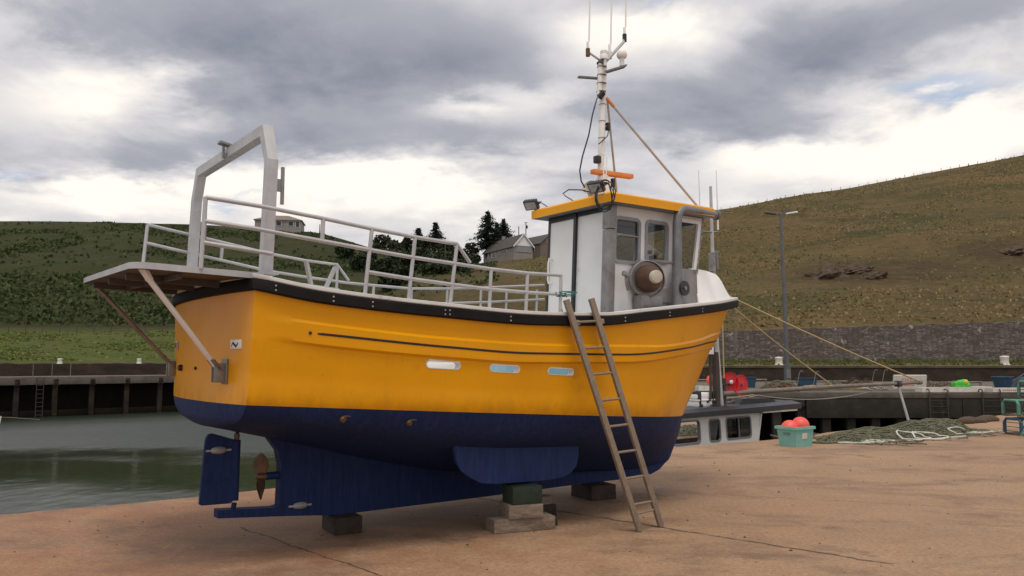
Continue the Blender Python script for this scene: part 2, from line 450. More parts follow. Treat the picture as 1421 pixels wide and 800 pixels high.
# transom: bowed aft, follows the edge of the first station
NC = 40
def bulge(f): return .09 * (1 - abs(f) ** 2.4)
tr = []; trm = []
for k in range(NR):
    s, w, z = STN[0][k]
    tr.append([b(s - bulge(j / (NC / 2) - 1) * min(1, w / .9) * (1 if k else 1), w * (j / (NC / 2) - 1), z) for j in range(NC + 1)])
for k in range(NR - 1):
    mb.grid([tr[k], tr[k + 1]], 1 if KIDX[k] >= WLROW else 0)
# stem face closing the bow
for k in range(NR - 1):
    s, w, z = STN[NT][k]; s2, w2, z2 = STN[NT][k + 1]
    mb.add([b(s, w, z), b(s + .012, 0, z), b(s + .012, 0, z), b(s, -w, z), b(s2, -w2, z2), b(s2 + .012, 0, z2), b(s2, w2, z2)], [(0, 1, 5, 6), (1, 3, 4, 5)], 1 if KIDX[k] >= WLROW else 0)
hull = mb.build('hull', [M['yellow'], M['blue']], boat, smooth=24, fix=False)
bm = bmesh.new(); bm.from_mesh(hull.data)
bmesh.ops.remove_doubles(bm, verts=bm.verts[:], dist=.0008)
bmesh.ops.recalc_face_normals(bm, faces=bm.faces[:])
bm.to_mesh(hull.data); bm.free()
hull.data.polygons.foreach_set('use_smooth', [True] * len(hull.data.polygons)); hull.data.set_sharp_from_angle(angle=R(24))

# white flange of each freeing port
for (cs, cz, hl, hh) in SLOTS:
    m_ = MB(); ring_o = []; ring_i = []; ring_d = []; ring_o0 = []
    for k in range(40):
        a = 2 * PI * k / 40
        ex = (hl - hh) * (1 if math.cos(a) > 0 else -1)
        for (lst, g, off) in ((ring_o, .005, .004), (ring_i, -.001, .005), (ring_d, -.001, -.075), (ring_o0, .010, -.004)):
            s = cs + ex + (hh + g) * math.cos(a); z = cz + SL * (s - cs) + (hh + g) * math.sin(a)
            lst.append(b(s, hull_w(s, z) + off, z))
    m_.grid([ring_o0, ring_o, ring_i, ring_d], 0, True)
    m_.build('freeing_port', M['white'], hull, smooth=40)

# inside: bulwark lining, deck, fish hold coaming
def z_deck(s): return 1.505 - .054 * s
mb = MB()
for sg in (1, -1):
    zs = 26; cols = 150
    g = []
    for i in range(cols + 1):
        s = -1.1 + 5.0 * i / cols
        g.append([(s, max(min(w_sheer(s), hull_w(s, z_deck(s) + (z_sheer(s) - .03 - z_deck(s)) * j / zs)) - .055, .02), z_deck(s) - .02 + (z_sheer(s) - .03 - z_deck(s) + .02) * j / zs) for j in range(zs + 1)])
    base = len(mb.v)
    for r_ in g:
        for q in r_: mb.v.append(tuple(b(q[0], sg * q[1], q[2])))
    for i in range(cols):
        for j in range(zs):
            c = [g[i][j], g[i + 1][j], g[i + 1][j + 1], g[i][j + 1]]
            if sg > 0 and in_slot(sum(q[0] for q in c) / 4, sum(q[2] for q in c) / 4, .03): continue
            mb.f.append(tuple(base + q for q in (i * (zs + 1) + j, (i + 1) * (zs + 1) + j, (i + 1) * (zs + 1) + j + 1, i * (zs + 1) + j + 1))); mb.m.append(0)
mb.build('bulwark_lining', M['white'], boat, smooth=40)
mb = MB(); rr = []
for i in range(61):
    s = -1.15 + 5.1 * i / 60; w = hull_w(s, z_deck(s)) - .05
    rr.append([b(s, w, z_deck(s)), b(s, 0, z_deck(s) + .02), b(s, -w, z_deck(s))])
mb.grid(rr); mb.build('deck', M['cap'], boat)
mb = MB(); mb.box(b(1.93, .42, 1.60), (1.08, .8, .34), bev=.03); mb.build('hold_coaming', M['lightblue'], boat)

# rubbing band, white cap rail (swept round the whole sheer and the transom)
def sheer_path(sg, n=90, s0=-1.2, s1=5.84):
    out = []
    for i in range(n + 1):
        s = s0 + (s1 - s0) * i / n
        out.append((s, sg * w_sheer(s), z_sheer(s)))
    return out
path = [p for p in reversed(sheer_path(1))]
tp = []
for j in range(1, 24):
    f = 1 - j / 12
    tp.append((-1.2 - bulge(f), f * w_sheer(-1.2), z_sheer(-1.2)))
full = path + tp + sheer_path(-1)
def sweep(mb, path, prof, mi=0):
    n = len(path); rws = []
    for i in range(n):
        a = path[max(i - 1, 0)]; c = path[min(i + 1, n - 1)]
        t = Vector((c[0] - a[0], c[1] - a[1])); t.normalize()
        o = Vector((-t.y, t.x))           # outward normal in (s,w)
        rws.append([b(path[i][0] + o.x * q[0], path[i][1] + o.y * q[0], path[i][2] + q[1]) for q in prof])
    mb.grid(rws, mi, True)
    mb.add(rws[0], [tuple(range(len(prof)))], mi); mb.add(rws[-1], [tuple(range(len(prof)))], mi)
p_ = full[30]; q_ = full[31]
t_ = Vector((q_[0] - p_[0], q_[1] - p_[1])).normalized()
OUTSIGN = 1 if -t_.y * 0 + t_.x * 1 > 0 else -1       # on the starboard side outward is +w
def pf(lst): return [(OUTSIGN * a, z) for (a, z) in lst]
mb = MB(); sweep(mb, full, pf([(-.01, -.128), (.028, -.126), (.038, -.115), (.038, -.045), (.03, -.036), (-.01, -.036)]))
rub = mb.build('rubbing_band', M['black'], boat, smooth=40)
mb = MB(); sweep(mb, full, pf([(-.13, -.032), (.03, -.033), (.035, -.026), (.033, -.004), (.026, 0), (-.13, 0)]))
mb.build('cap_rail', M['cap'], boat, smooth=40)
# bolt heads in pairs along the band
for s in (-1.06, -.62, -.30, .34, 1.0, 1.7, 2.4, 3.1, 3.8):
    for dz in (-.065, -.1):
        for ds in ((0, .045) if s == .34 else (0,)):
            mb = MB(); mb.lathe([(.008, 0), (.008, .004), (.004, .007)], b(s + ds, w_sheer(s) + .0378, z_sheer(s) + dz), b(0, 1, 0), 8); mb.build('bolt_head', M['zinc'], rub)
# thin black line with its dot
mb = MB(); rr = []
BLX = [-.75, .42, 1.25, 2.44, 3.54, 4.26, 5.40]; BLZ = [1.808, 1.708, 1.662, 1.655, 1.728, 1.80, 1.87]
for i in range(140):
    s = -.72 + (5.38 + .72) * i / 139; z = herm(BLX, BLZ, s); hgt = .0095 if i else .006
    rr.append([b(s, hull_w(s, z + hgt) + .003, z + hgt), b(s, hull_w(s, z) + .0045, z), b(s, hull_w(s, z - hgt) + .003, z - hgt)])
mb.grid(rr)
mb.lathe([(.014, 0), (.014, .003)], b(-.775, hull_w(-.775, 1.81) + .001, 1.81), b(0, 1, 0), 12)
mb.build('black_line', M['black_plastic'], hull, smooth=60)

# keel fin with its shoe
KP = [(-1.09, .25), (-1.09, .32), (-.60, .29), (-.552, .30), (-.545, .66), (-.575, .79), (-.66, .905), (-.79, .975), (-.96, 1.025), (-.96, 1.05), (0, .95), (1, .75), (3, .55), (4.2, .5), (4.42, .33), (4.30, .245), (4.15, .20), (3.67, .178), (3.0, .18), (1.57, .165), (0, .16), (-.5, .205)]
mb = MB(); mb.prism([b(s, .06, z) for s, z in KP], b(0, -.12, 0)); mb.build('keel', M['blue'], boat, smooth=25)
# bilge keels
BK = [(.70, 1.0), (.724, .79), (.75, .68), (.80, .60), (.90, .53), (1.02, .47), (1.2, .448), (1.8, .432), (2.0, .445), (2.1, .475), (2.17, .54), (2.2, .62), (2.21, 1.0)]
for sg in (1, -1):
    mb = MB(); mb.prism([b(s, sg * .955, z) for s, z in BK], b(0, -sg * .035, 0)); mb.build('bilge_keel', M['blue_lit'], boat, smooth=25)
# rudder: blade, stock, ribs, anode
RB = [(-1.235, .375), (-1.215, .365), (-.975, .36), (-.945, .385), (-.935, .90), (-1.10, .955), (-1.14, .968), (-1.175, .962), (-1.195, .935), (-1.202, .90)]
mb = MB(); mb.prism([b(s, .02, z) for s, z in RB], b(0, -.04, 0))
for z in (.56, .75): mb.box(b(-1.075, 0, z), (.24, .052, .012))
rud = mb.build('rudder', M['blue'], boat, smooth=25)
mb = MB(); mb.tube([b(-.945, 0, .30), b(-.935, 0, .36)], .022, 10); mb.tube([b(-.935, 0, .38), b(-.930, 0, .90)], .035, 12); mb.tube([b(-.930, 0, .88), b(-.925, 0, 1.06)], .016, 10); mb.tube([b(-.926, 0, .975), b(-.925, 0, 1.06)], .042, 12)
mb.build('rudder_stock', M['blue'], rud)
mb = MB(); mb.tube([b(-.931, 0, .905), b(-.929, 0, .955)], .024, 10); mb.build('rudder_bearing', M['bronze'], rud)
def anode(c, parent):
    mb = MB(); c = Vector(c); L = .075
    rws = []
    for i in range(9):
        t = i / 8 * 2 - 1; rad = max(1 - t * t, 0) ** .5
        rws.append([c + b(t * L, max(0, math.sin(a)) * .030 * rad, math.cos(a) * .032 * rad) for a in [2 * PI * k / 14 for k in range(14)]])
    mb.grid(rws, 0, True); mb.box(c + b(0, .002, 0), (L * 2.9, .006, .018), bev=.002)
    return mb.build('anode', M['zinc'], parent, smooth=50)
anode(b(-1.09, .021, .822), rud)
anode(b(-.36, .062, .285), boat)
# propeller and shaft
mb = MB(); mb.tube([b(-.52, 0, .565), b(-.66, 0, .565)], .035, 12); mb.build('shaft_tube', M['blue'], boat)
mb = MB(); mb.lathe([(.012, 0), (.03, .02), (.034, .08), (.03, .10)], b(-.755, 0, .565), b(1, 0, 0), 14)
for k in range(2):
    a = R(-4 + 180 * k)
    rws = []
    for i in range(9):
        t = i / 8; rad = .03 + .175 * t; wd = .065 * math.sin(PI * min(t * .86 + .14, 1)) ** .6 + .006; tw = R(58 - 32 * t)
        line = []
        for j in range(5):
            q = (j / 4 - .5) * 2 * wd
            ds = q * math.sin(tw); dt = q * math.cos(tw)
            line.append(b(-.71 + ds, rad * math.sin(a) + dt * math.cos(a), .565 + rad * math.cos(a) - dt * math.sin(a)))
        rws.append(line)
    mb.grid(rws); mb.grid([[p + b(.008, 0, 0) for p in r_] for r_ in rws])
mb.build('propeller', M['bronze'], boat, smooth=60)
# small skin fittings under the waterline
for (s, z) in ((-.45, 1.13), (.12, 1.08)):
    mb = MB(); w = hull_w(s, z); mb.lathe([(.03, 0), (.03, .02), (.018, .035)], b(s, w - .012, z), b(0, 1, -.3), 12); mb.box(b(s + .03, w + .012, z + .02), (.07, .02, .012), bev=.003)
    mb.build('skin_fitting', M['bronze'], hull)

# stern: platform, struts, brackets, ports in the transom
def zp(s, w): return 2.262 - .028 * (s + 1.15) + (1.17 - w) * .026
OUT = [(-1.13, 1.165), (-1.90, 1.19), (-1.98, 1.175), (-2.04, 1.13), (-2.065, 1.05), (-2.055, -.80), (-2.045, -1.0), (-2.0, -1.08), (-1.9, -1.13), (-1.13, -1.15)]
mb = MB(); n = len(OUT); T = .046
vs = [b(s, w, zp(s, w)) for s, w in OUT] + [b(s, w, zp(s, w) - T) for s, w in OUT]
mb.add(vs, [tuple(range(n))], 0); mb.add(vs, [tuple(range(n, 2 * n))], 1); mb.add(vs, [(i, (i + 1) % n, n + (i + 1) % n, n + i) for i in range(n)], 0)
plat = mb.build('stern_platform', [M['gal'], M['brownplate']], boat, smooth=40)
mb = MB()
for w in (.62, -.05, -.75): mb.bar(b(-1.25, w, zp(-1.25, w) - T - .03), b(-2.0, w, zp(-2.0, w) - T - .025), .03, .05)
mb.bar(b(-1.72, 1.05, zp(-1.72, 1.05) - T - .022), b(-1.72, -1.03, zp(-1.72, -1.0) - T - .022), .04, .04)
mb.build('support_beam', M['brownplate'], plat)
def strut(top, bot, nm_mat):
    mb = MB(); top = Vector(top); bot = Vector(bot); d = (bot - top).normalized()
    mb.tube([top + d * .02, bot - d * .05], .021, 12)
    mb.bar(top - d * .01, top + d * .12, .05, .012)
    mb.bar(top - d * .01 + b(0, .02, .02), top + d * .10, .045, .03)
    st = mb.build('strut', nm_mat, boat)
    mb = MB(); mb.box(bot + b(.045, .0, -.01), (.022, .115, .20), bev=.008)
    mb.box(bot + b(0, .035, -.02), (.10, .016, .15), bev=.012); mb.box(bot + b(0, -.035, -.02), (.10, .016, .15), bev=.012)
    mb.bar(bot - d * .12 + b(0, .03, 0), bot + b(0, .03, 0), .055, .012); mb.bar(bot - d * .12 - b(0, .03, 0), bot - b(0, .03, 0), .055, .012)
    mb.tube([bot + b(0, .05, 0), bot - b(0, .05, 0)], .012, 10)
    mb.build('bracket', M['steel'], st)
strut(b(-1.98, 1.06, zp(-1.98, 1.06) - T), b(-1.31, .70, 1.52), M['white'])
strut(b(-1.98, -.88, zp(-1.98, -.88) - T), b(-1.245, -1.0, 1.54), M['steel'])
def tcut(w, z): return -1.205 - bulge(w / 1.11)
mb = MB(); w0, z0 = .90, 1.722
mb.box(b(tcut(w0, z0) - .004, w0, z0), (.02, .17, .075), Matrix.Rotation(R(9), 3, 'Z'), .03)
tp_ = mb.build('stern_port', M['white'], hull)
mb = MB(); x_ = tcut(w0, z0) - .018
mb.tube([b(x_ - .004, w0 - .06, z0 - .02), b(x_ - .002, w0 - .03, z0 + .015), b(x_ + .004, w0 + .03, z0 - .015), b(x_ + .008, w0 + .055, z0 + .008), b(x_ + .003, w0 + .02, z0 - .02), b(x_ - .003, w0 - .03, z0 + .012)], .004, 6); mb.build('cord', M['black_plastic'], tp_)
mb = MB(); w0, z0 = -.82, 1.74; mb.box(b(tcut(w0, z0) - .004, w0, z0), (.02, .13, .07), Matrix.Rotation(R(-8), 3, 'Z'), .02); mb.box(b(tcut(w0, z0) - .012, w0 + .01, z0), (.02, .06, .05), Matrix.Rotation(R(-8), 3, 'Z'), .015, 1)
mb.build('stern_port', [M['cream'], M['black_plastic']], hull)
mb = MB(); mb.lathe([(.03, 0), (.03, .02), (.022, .035)], b(tcut(-.55, 1.55) + .005, -.55, 1.53), b(-1, 0, 0), 14); mb.build('exhaust_outlet', M['black_plastic'], hull); mb = MB(); mb.lathe([(.014, 0), (.014, .015)], b(tcut(-.1, 1.55) + .004, -.02, 1.53), b(-1, 0, 0), 10)
mb.build('drain_hole', M['black_plastic'], hull)

# gantry (goal post) at the stern
gs = -1.08
GP = [b(gs, 1.05, 2.262), b(gs + .02, 1.055, 3.165), b(gs + .02, .92, 3.44), b(gs + .02, -.93, 3.445), b(gs + .02, -1.06, 3.175), b(gs, -1.10, 2.30)]
mb = MB()
def boxtube(mb, pts, a, c, ref):
    rws = []; n = len(pts); ref = Vector(ref).normalized()
    for i in range(n):
        d0 = (pts[i] - pts[i - 1]).normalized() if i else (pts[1] - pts[0]).normalized()
        d1 = (pts[i + 1] - pts[i]).normalized() if i < n - 1 else d0
        t = (d0 + d1).normalized(); k = 1 / max(t.dot(d0), .3)
        sx = ref; sy = t.cross(sx).normalized() * k
        rws.append([pts[i] + sx * a * p + sy * c * q for p, q in ((-.5, -.5), (.5, -.5), (.5, .5), (-.5, .5))])
    mb.grid(rws, 0, True); mb.add(rws[0], [(0, 1, 2, 3)]); mb.add(rws[-1], [(0, 1, 2, 3)])
boxtube(mb, GP, .085, .085, (1, 0, 0))
mb.box(b(gs, 1.05, 2.268), (.16, .15, .012)); mb.box(b(gs, -1.1, 2.318), (.16, .15, .012))
gan = mb.build('gantry', M['gal'], boat, smooth=20)
mb = MB()
mb.bar(b(gs + .02, .02, 3.47), b(gs - .045, .02, 3.40), .03, .03); mb.box(b(gs - .03, .02, 3.515), (.13, .09, .025), Matrix.Rotation(R(12), 3, 'Y'), .006); mb.bar(b(gs - .05, .02, 3.50), b(gs - .05, .02, 3.39), .025, .02)
mb.build('block_hanger', M['steel'], gan)
for (w, zc) in ((1.055, 2.98), (-1.08, 2.93)):
    mb = MB(); mb.box(b(gs + .075, w, zc), (.06, .014, .10)); mb.bar(b(gs + .115, w, zc - .15), b(gs + .115, w, zc + .15), .024, .024); mb.build('rope_cleat', M['steel'], gan)

# rails
def rail(parts, nm, r=.0165):
    mb = MB()
    for pts in parts: mb.tube(pts, r, 10)
    return mb.build(nm, M['gal'], boat, smooth=50)
wr = 1.30
def nr(s, z): return b(s, wr - .12 * max(0, (-.6 - s)), z)
top_n = [(-1.588, 2.792), (-1.181, 2.762), (-.714, 2.711), (-.298, 2.667), (.105, 2.634), (.523, 2.612), (.659, 2.455)]
mid_n = [(-1.598, 2.617), (-1.22, 2.588), (-1.008, 2.562), (-.698, 2.529), (-.312, 2.492), (.079, 2.460), (.499, 2.437), (.886, 2.414), (1.298, 2.403), (1.70, 2.408)]
low_n = [(-.335, 2.311), (.062, 2.278), (.481, 2.252), (.884, 2.231), (1.297, 2.224), (1.70, 2.225)]
near = [[nr(*p) for p in top_n], [nr(*p) for p in mid_n], [nr(*p) for p in low_n], [nr(-1.608, 2.459), nr(-1.10, 2.405)],
        [nr(-1.605, 2.262), nr(-1.588, 2.795)], [nr(-.351, 2.13), nr(-.298, 2.668)], [nr(.047, 2.09), nr(.105, 2.634)], [nr(.453, 2.06), nr(.523, 2.612)],
        [nr(.866, 2.04), nr(.886, 2.414)], [nr(1.276, 2.04), nr(1.298, 2.403)], [nr(1.685, 2.05), nr(1.70, 2.41)], [nr(-.719, 2.526), nr(-.714, 2.711)]]
rl = rail(near, 'handrail')
tag(rl, 'near side rail of three pale galvanised tubes')
fr_ = lambda s, z: b(s, -1.25 + .10 * max(0, (-.6 - s)), z)
far = [[fr_(*p) for p in [(-1.486, 2.915), (-1.103, 2.863), (-.217, 2.733), (.167, 2.691), (.541, 2.672), (.685, 2.498)]],
       [fr_(*p) for p in [(-1.492, 2.735), (-1.083, 2.674), (-.226, 2.546), (.154, 2.511), (.65, 2.474), (.965, 2.463), (1.496, 2.449), (2.115, 2.481), (2.681, 2.529), (3.518, 2.602)]],
       [fr_(*p) for p in [(1.3, 2.275), (1.847, 2.285), (2.614, 2.335), (3.517, 2.41)]],
       [fr_(-1.53, 2.30), fr_(-1.486, 2.915)], [fr_(-.23, 2.1), fr_(-.215, 2.55)], [fr_(.53, 2.08), fr_(.545, 2.672)], [fr_(-.75, 2.62), fr_(-.74, 2.81)]]
for s in (1.0, 1.5, 2.0, 2.5, 2.9, 3.4): far.append([fr_(s - .02, 2.02), fr_(s, 2.46 + .04 * max(0, s - 1.5))])
rl = rail(far, 'handrail'); tag(rl, 'far side rail seen across the deck')
# splayed horns on the near cap
mb = MB(); mb.box(b(-.70, 1.20, 2.175), (.30, .10, .014), Matrix.Rotation(R(5), 3, 'Y'), .003)
mb.bar(b(-.765, 1.2, 2.175), b(-.812, 1.2, 2.372), .052, .02); mb.bar(b(-.645, 1.2, 2.17), b(-.567, 1.2, 2.345), .052, .02)
mb.build('mooring_horns', M['gal'], boat)
# teal lashing at the rail end
mb = MB()
for k in range(3):
    mb.tube([nr(1.70, 2.235) + b(.11 * math.cos(a) + .07, .03 * math.sin(a) + .01 * k, .02 * math.sin(a + k)) for a in [2 * PI * j / 14 for j in range(14)]], .005, 6, closed=True)
mb.tube([nr(1.68, 2.22), nr(1.69, 2.13), nr(1.72, 2.05), nr(1.80, 2.06)], .005, 6)
mb.tube([nr(1.62, 2.222) + b(.012 * k, .022 * math.cos(k * 1.3), .022 * math.sin(k * 1.3)) for k in range(14)], .006, 6)
mb.build('rope_lashing', M['rope_teal'], boat)
# ---------------------------------------------------------------- wheelhouse
def ln(s, z): return s + .05 * (z - 2.15)           # the boat is trimmed by the head: uprights lean forward
def wb(s, w, z): return b(ln(s, z), w, z)
wh = empty('wheelhouse'); wh.parent = boat
def panel(mb, fn, u0, u1, z0, z1, holes, th_fn, mi=0):
    """fn(u,z)->point on the outer face, th_fn(u,z)->point on the inner face; rectangular holes"""
    us = sorted(set([u0, u1] + [h[0] for h in holes] + [h[1] for h in holes]))
    zs = sorted(set([z0, z1] + [h[2] for h in holes] + [h[3] for h in holes]))
    def hole(u, z): return any(h[0] < u < h[1] and h[2] < z < h[3] for h in holes)
    def solid(i, j):
        if i < 0 or j < 0 or i >= len(us) - 1 or j >= len(zs) - 1: return False
        return not hole((us[i] + us[i + 1]) / 2, (zs[j] + zs[j + 1]) / 2)
    for i in range(len(us) - 1):
        for j in range(len(zs) - 1):
            if not solid(i, j): continue
            c = [(us[i], zs[j]), (us[i + 1], zs[j]), (us[i + 1], zs[j + 1]), (us[i], zs[j + 1])]
            mb.add([fn(*q) for q in c], [(0, 1, 2, 3)], mi); mb.add([th_fn(*q) for q in c], [(0, 1, 2, 3)], mi)
            for (di, dj, e0, e1) in ((-1, 0, 3, 0), (1, 0, 1, 2), (0, -1, 0, 1), (0, 1, 2, 3)):
                if not solid(i + di, j + dj):
                    mb.add([fn(*c[e0]), fn(*c[e1]), th_fn(*c[e1]), th_fn(*c[e0])], [(0, 1, 2, 3)], mi)
def ring(mb, fn, u0, u1, z0, z1, rad, wid, proud, mi=0, seg=6, inn=.012):
    """rounded rectangular window rubber that sits proud of fn by offset fn(u,z,off)"""
    def loop(g, off):
        pts = []
        rr = max(rad + g, .004)
        for (cu, cz, a0) in ((u1 - rad, z1 - rad, 0), (u0 + rad, z1 - rad, 90), (u0 + rad, z0 + rad, 180), (u1 - rad, z0 + rad, 270)):
            for k in range(seg + 1):
                a = R(a0 + 90 * k / seg)
                pts.append(fn(cu + rr * math.cos(a), cz + rr * math.sin(a), off))
        return pts
    mb.grid([loop(wid, -.003), loop(wid, proud), loop(-inn, proud), loop(-inn, -.03)], mi, True)
WS = .95; WP = -.09; S0 = 2.655; S1 = 4.03; ZB = 1.93; ZT = 3.262
side_fn = lambda u, z: wb(u, WS, z)
WIN1 = (2.71, 3.06, 2.66, 3.125); WIN2 = (3.18, 3.50, 2.69, 3.13)
def raked(u, z):      # forward of window three the corner post leans further out
    return u + max(0, z - 2.6) * .15 * max(0, min(1, (u - 3.6) / .4))
sf = lambda u, z, off=0: wb(raked(u, z), WS + off, z)
WIN3 = (3.62, 3.955, 2.63, 3.20)
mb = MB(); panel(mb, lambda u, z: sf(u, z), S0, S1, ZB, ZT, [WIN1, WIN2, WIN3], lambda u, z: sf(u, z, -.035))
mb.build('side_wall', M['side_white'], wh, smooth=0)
pfn = lambda u, z, off=0: wb(raked(u, z), WP - off, z)
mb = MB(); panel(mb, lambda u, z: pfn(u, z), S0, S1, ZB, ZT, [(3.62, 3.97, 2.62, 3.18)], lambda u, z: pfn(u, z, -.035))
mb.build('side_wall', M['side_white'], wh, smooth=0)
# front wall with its screens
ffn = lambda w, z, off=0: wb(raked(S1, z) + off - .0, w, z)
mb = MB(); panel(mb, lambda w, z: ffn(w, z), WP, WS, 2.1, ZT, [(WP + .05, .40, 2.66, 3.2), (.46, WS - .05, 2.66, 3.2)], lambda w, z: ffn(w, z, -.035))
mb.build('front_wall', M['rubber_grey'], wh, smooth=0)
mb = MB(); mb.add([ffn(WP + .05, 2.66, -.02), ffn(WS - .05, 2.66, -.02), ffn(WS - .05, 3.2, -.02), ffn(WP + .05, 3.2, -.02)], [(0, 1, 2, 3)]); mb.build('windscreen', M['glass'], wh, smooth=0)
# aft wall: right-hand panel fixed, left-hand panel is the sliding door, black edging
afn = lambda w, z, off=0: wb(S0 - off, w, z)
mb = MB(); panel(mb, lambda w, z: afn(w, z), WP, WS, ZB, ZT, [(.0, .34, 2.0, 3.1)], lambda w, z: afn(w, z, -.04)); mb.build('aft_wall', M['house_white'], wh, smooth=0)
mb = MB(); mb.add([afn(-.065, 1.52, .006), afn(.352, 1.52, .006), afn(.352, 3.19, .006), afn(-.065, 3.19, .006)] + [afn(-.065, 1.52, .024), afn(.352, 1.52, .024), afn(.352, 3.19, .024), afn(-.065, 3.19, .024)], [(3, 2, 1, 0), (4, 5, 6, 7), (0, 1, 5, 4), (1, 2, 6, 5), (2, 3, 7, 6), (3, 0, 4, 7)])
door = mb.build('door', M['white'], wh, smooth=0)
mb = MB(); mb.tube([afn(-.015, 2.76, .024), afn(-.015, 2.77, .07), afn(-.02, 2.72, .078), afn(-.02, 2.52, .078), afn(-.015, 2.48, .07), afn(-.015, 2.485, .024)], .011, 8); mb.build('door_handle', M['white'], door)
mb = MB()
for (w0, w1, z0, z1, o) in ((-.10, -.066, 1.5, 3.255, .034), (.353, .392, 1.5, 3.255, .034), (-.066, .353, 3.191, 3.255, .033), (.392, .86, 3.205, 3.255, .02)):
    c = [(w0, z0), (w1, z0), (w1, z1), (w0, z1)]
    mb.add([afn(*q, o) for q in c] + [afn(*q, -.002) for q in c], [(0, 1, 2, 3), (7, 6, 5, 4), (0, 4, 5, 1), (1, 5, 6, 2), (2, 6, 7, 3), (3, 7, 4, 0)])
mb.build('door_frame', M['black_plastic'], wh, smooth=0)
# steel trunking up the corner
mb = MB()
for z0, z1, ww in ((1.5, 2.99, .0), (3.0, 3.25, .006)):
    c = [(S0 - .055 - ww, .868), (S0 - .055 - ww, .985 + ww), (S0 + .03, .985 + ww), (S0 + .03, .952), (S0 - .003, .952), (S0 - .003, .868)]
    lo = [wb(s, w, z0) for s, w in c]; hi = [wb(s, w, z1) for s, w in c]
    mb.grid([lo, hi], 0, True); mb.add(hi, [tuple(range(6))]); mb.add(lo, [tuple(range(6))])
mb.build('corner_trunking', M['steel'], wh, smooth=20)
# windows: rubber frames and panes
def window(fn, W_, mat_frame, glass, rad=.05, mull=None):
    mb = MB(); ring(mb, fn, *W_, rad, .026, .010)
    # corner fillets behind the rubber
    fo = mb.build('window_frame', mat_frame, wh, smooth=40)
    mb = MB(); u0, u1, z0, z1 = W_
    mb.add([fn(u0 - .002, z0 - .002, -.018), fn(u1 + .002, z0 - .002, -.018), fn(u1 + .002, z1 + .002, -.018), fn(u0 - .002, z1 + .002, -.018)], [(0, 1, 2, 3)])
    mb.build('pane', glass, fo, smooth=0)
    if mull:
        mb = MB(); mb.bar(fn(u0, mull, .004), fn(u1, mull, .004), .014, .014); mb.build('glazing_bar', mat_frame, fo)
    return fo
window(sf, WIN1, M['rubber_grey'], M['glass_dark'], .045, 2.945)
window(sf, WIN2, M['rubber_grey'], M['glass'], .045)
window(sf, WIN3, M['white'], M['glass'], .03)
# roof with yellow fascia and grey soffit
def rf(s, w, z): return b(s, w, z + .006 * (s - 3.3))
RO = [(2.545, -.26), (2.545, 1.085), (2.575, 1.115), (4.19, 1.10), (4.22, 1.05), (4.22, -.22), (4.19, -.26)]
mb = MB(); n = len(RO)
bot = [rf(s, w, 3.262) for s, w in RO]; mid = [rf(s, w, 3.35) for s, w in RO]; top = [rf(3.38 + (s - 3.38) * .97, .42 + (w - .42) * .95, 3.372) for s, w in RO]
mb.grid([bot, mid, top], 0, True); mb.add(top, [tuple(range(n))], 0); mb.add(bot, [tuple(range(n))], 1)
roof = mb.build('roof', [M['yellow'], M['galdark']], wh, smooth=30)
# inside: console, wheel, instrument boxes seen through the panes
mb = MB(); mb.box(b(3.82, .42, 2.42), (.30, .94, .46), bev=.03); mb.build('console', M['render'], wh)
for p_, q_ in ((wb(3.99, .27, 2.83), (.05, .10, .11)), (wb(4.0, .20, 2.93), (.04, .06, .05)), (wb(3.74, .62, 2.70), (.10, .16, .12))): mb = MB(); mb.box(p_, q_, bev=.006); mb.build('instrument_box', M['black_plastic'], wh)
mb = MB(); mb.lathe([(.0, 0), (.055, .01), (.06, .03), (.05, .05)], wb(3.42, .70, 2.70), b(-1, .4, .3), 16); mb.build('helm_wheel', M['white'], wh); mb = MB(); mb.box(b(2.95, .35, 2.30), (.06, .5, .7), bev=.03); mb.build('helm_seat', M['cream'], wh)
# floodlights on the aft edge of the roof
def flood(p, aim, up):
    fl = MB(); p = Vector(p); z = Vector(aim).normalized(); x = Vector(up).cross(z).normalized(); y = z.cross(x)
    rot = Matrix((x, y, z)).transposed()
    fl.box(p, (.175, .125, .055), rot, .012)
    for k in range(5): fl.box(p + rot @ V(-.064 + .032 * k, 0, -.036), (.007, .11, .022), rot)
    fl.box(p + rot @ V(0, -.005, -.055), (.05, .05, .03), rot, .006)
    fl.bar(p + rot @ V(-.092, 0, 0), p + rot @ V(-.092, -.02, -.08), .008, .02); fl.bar(p + rot @ V(.092, 0, 0), p + rot @ V(.092, -.02, -.08), .008, .02)
    fl.bar(p + rot @ V(-.092, -.02, -.08), p + rot @ V(.092, -.02, -.08), .02, .008)
    fl.bar(p + rot @ V(0, -.02, -.07), p + rot @ V(0, -.07, -.10), .03, .02)
    fo = fl.build('floodlight', M['black_plastic'], wh, smooth=30)
    g = MB(); g.box(p + rot @ V(0, 0, .0287), (.14, .095, .004), rot, .001); g.build('floodlight_lens', M['zinc'], fo)
flood(b(2.525, -.235, 3.425), b(-.55, .25, -.55), b(0, 0, 1))
flood(b(2.50, .93, 3.435), b(-.60, .20, -.60), b(0, 0, 1))
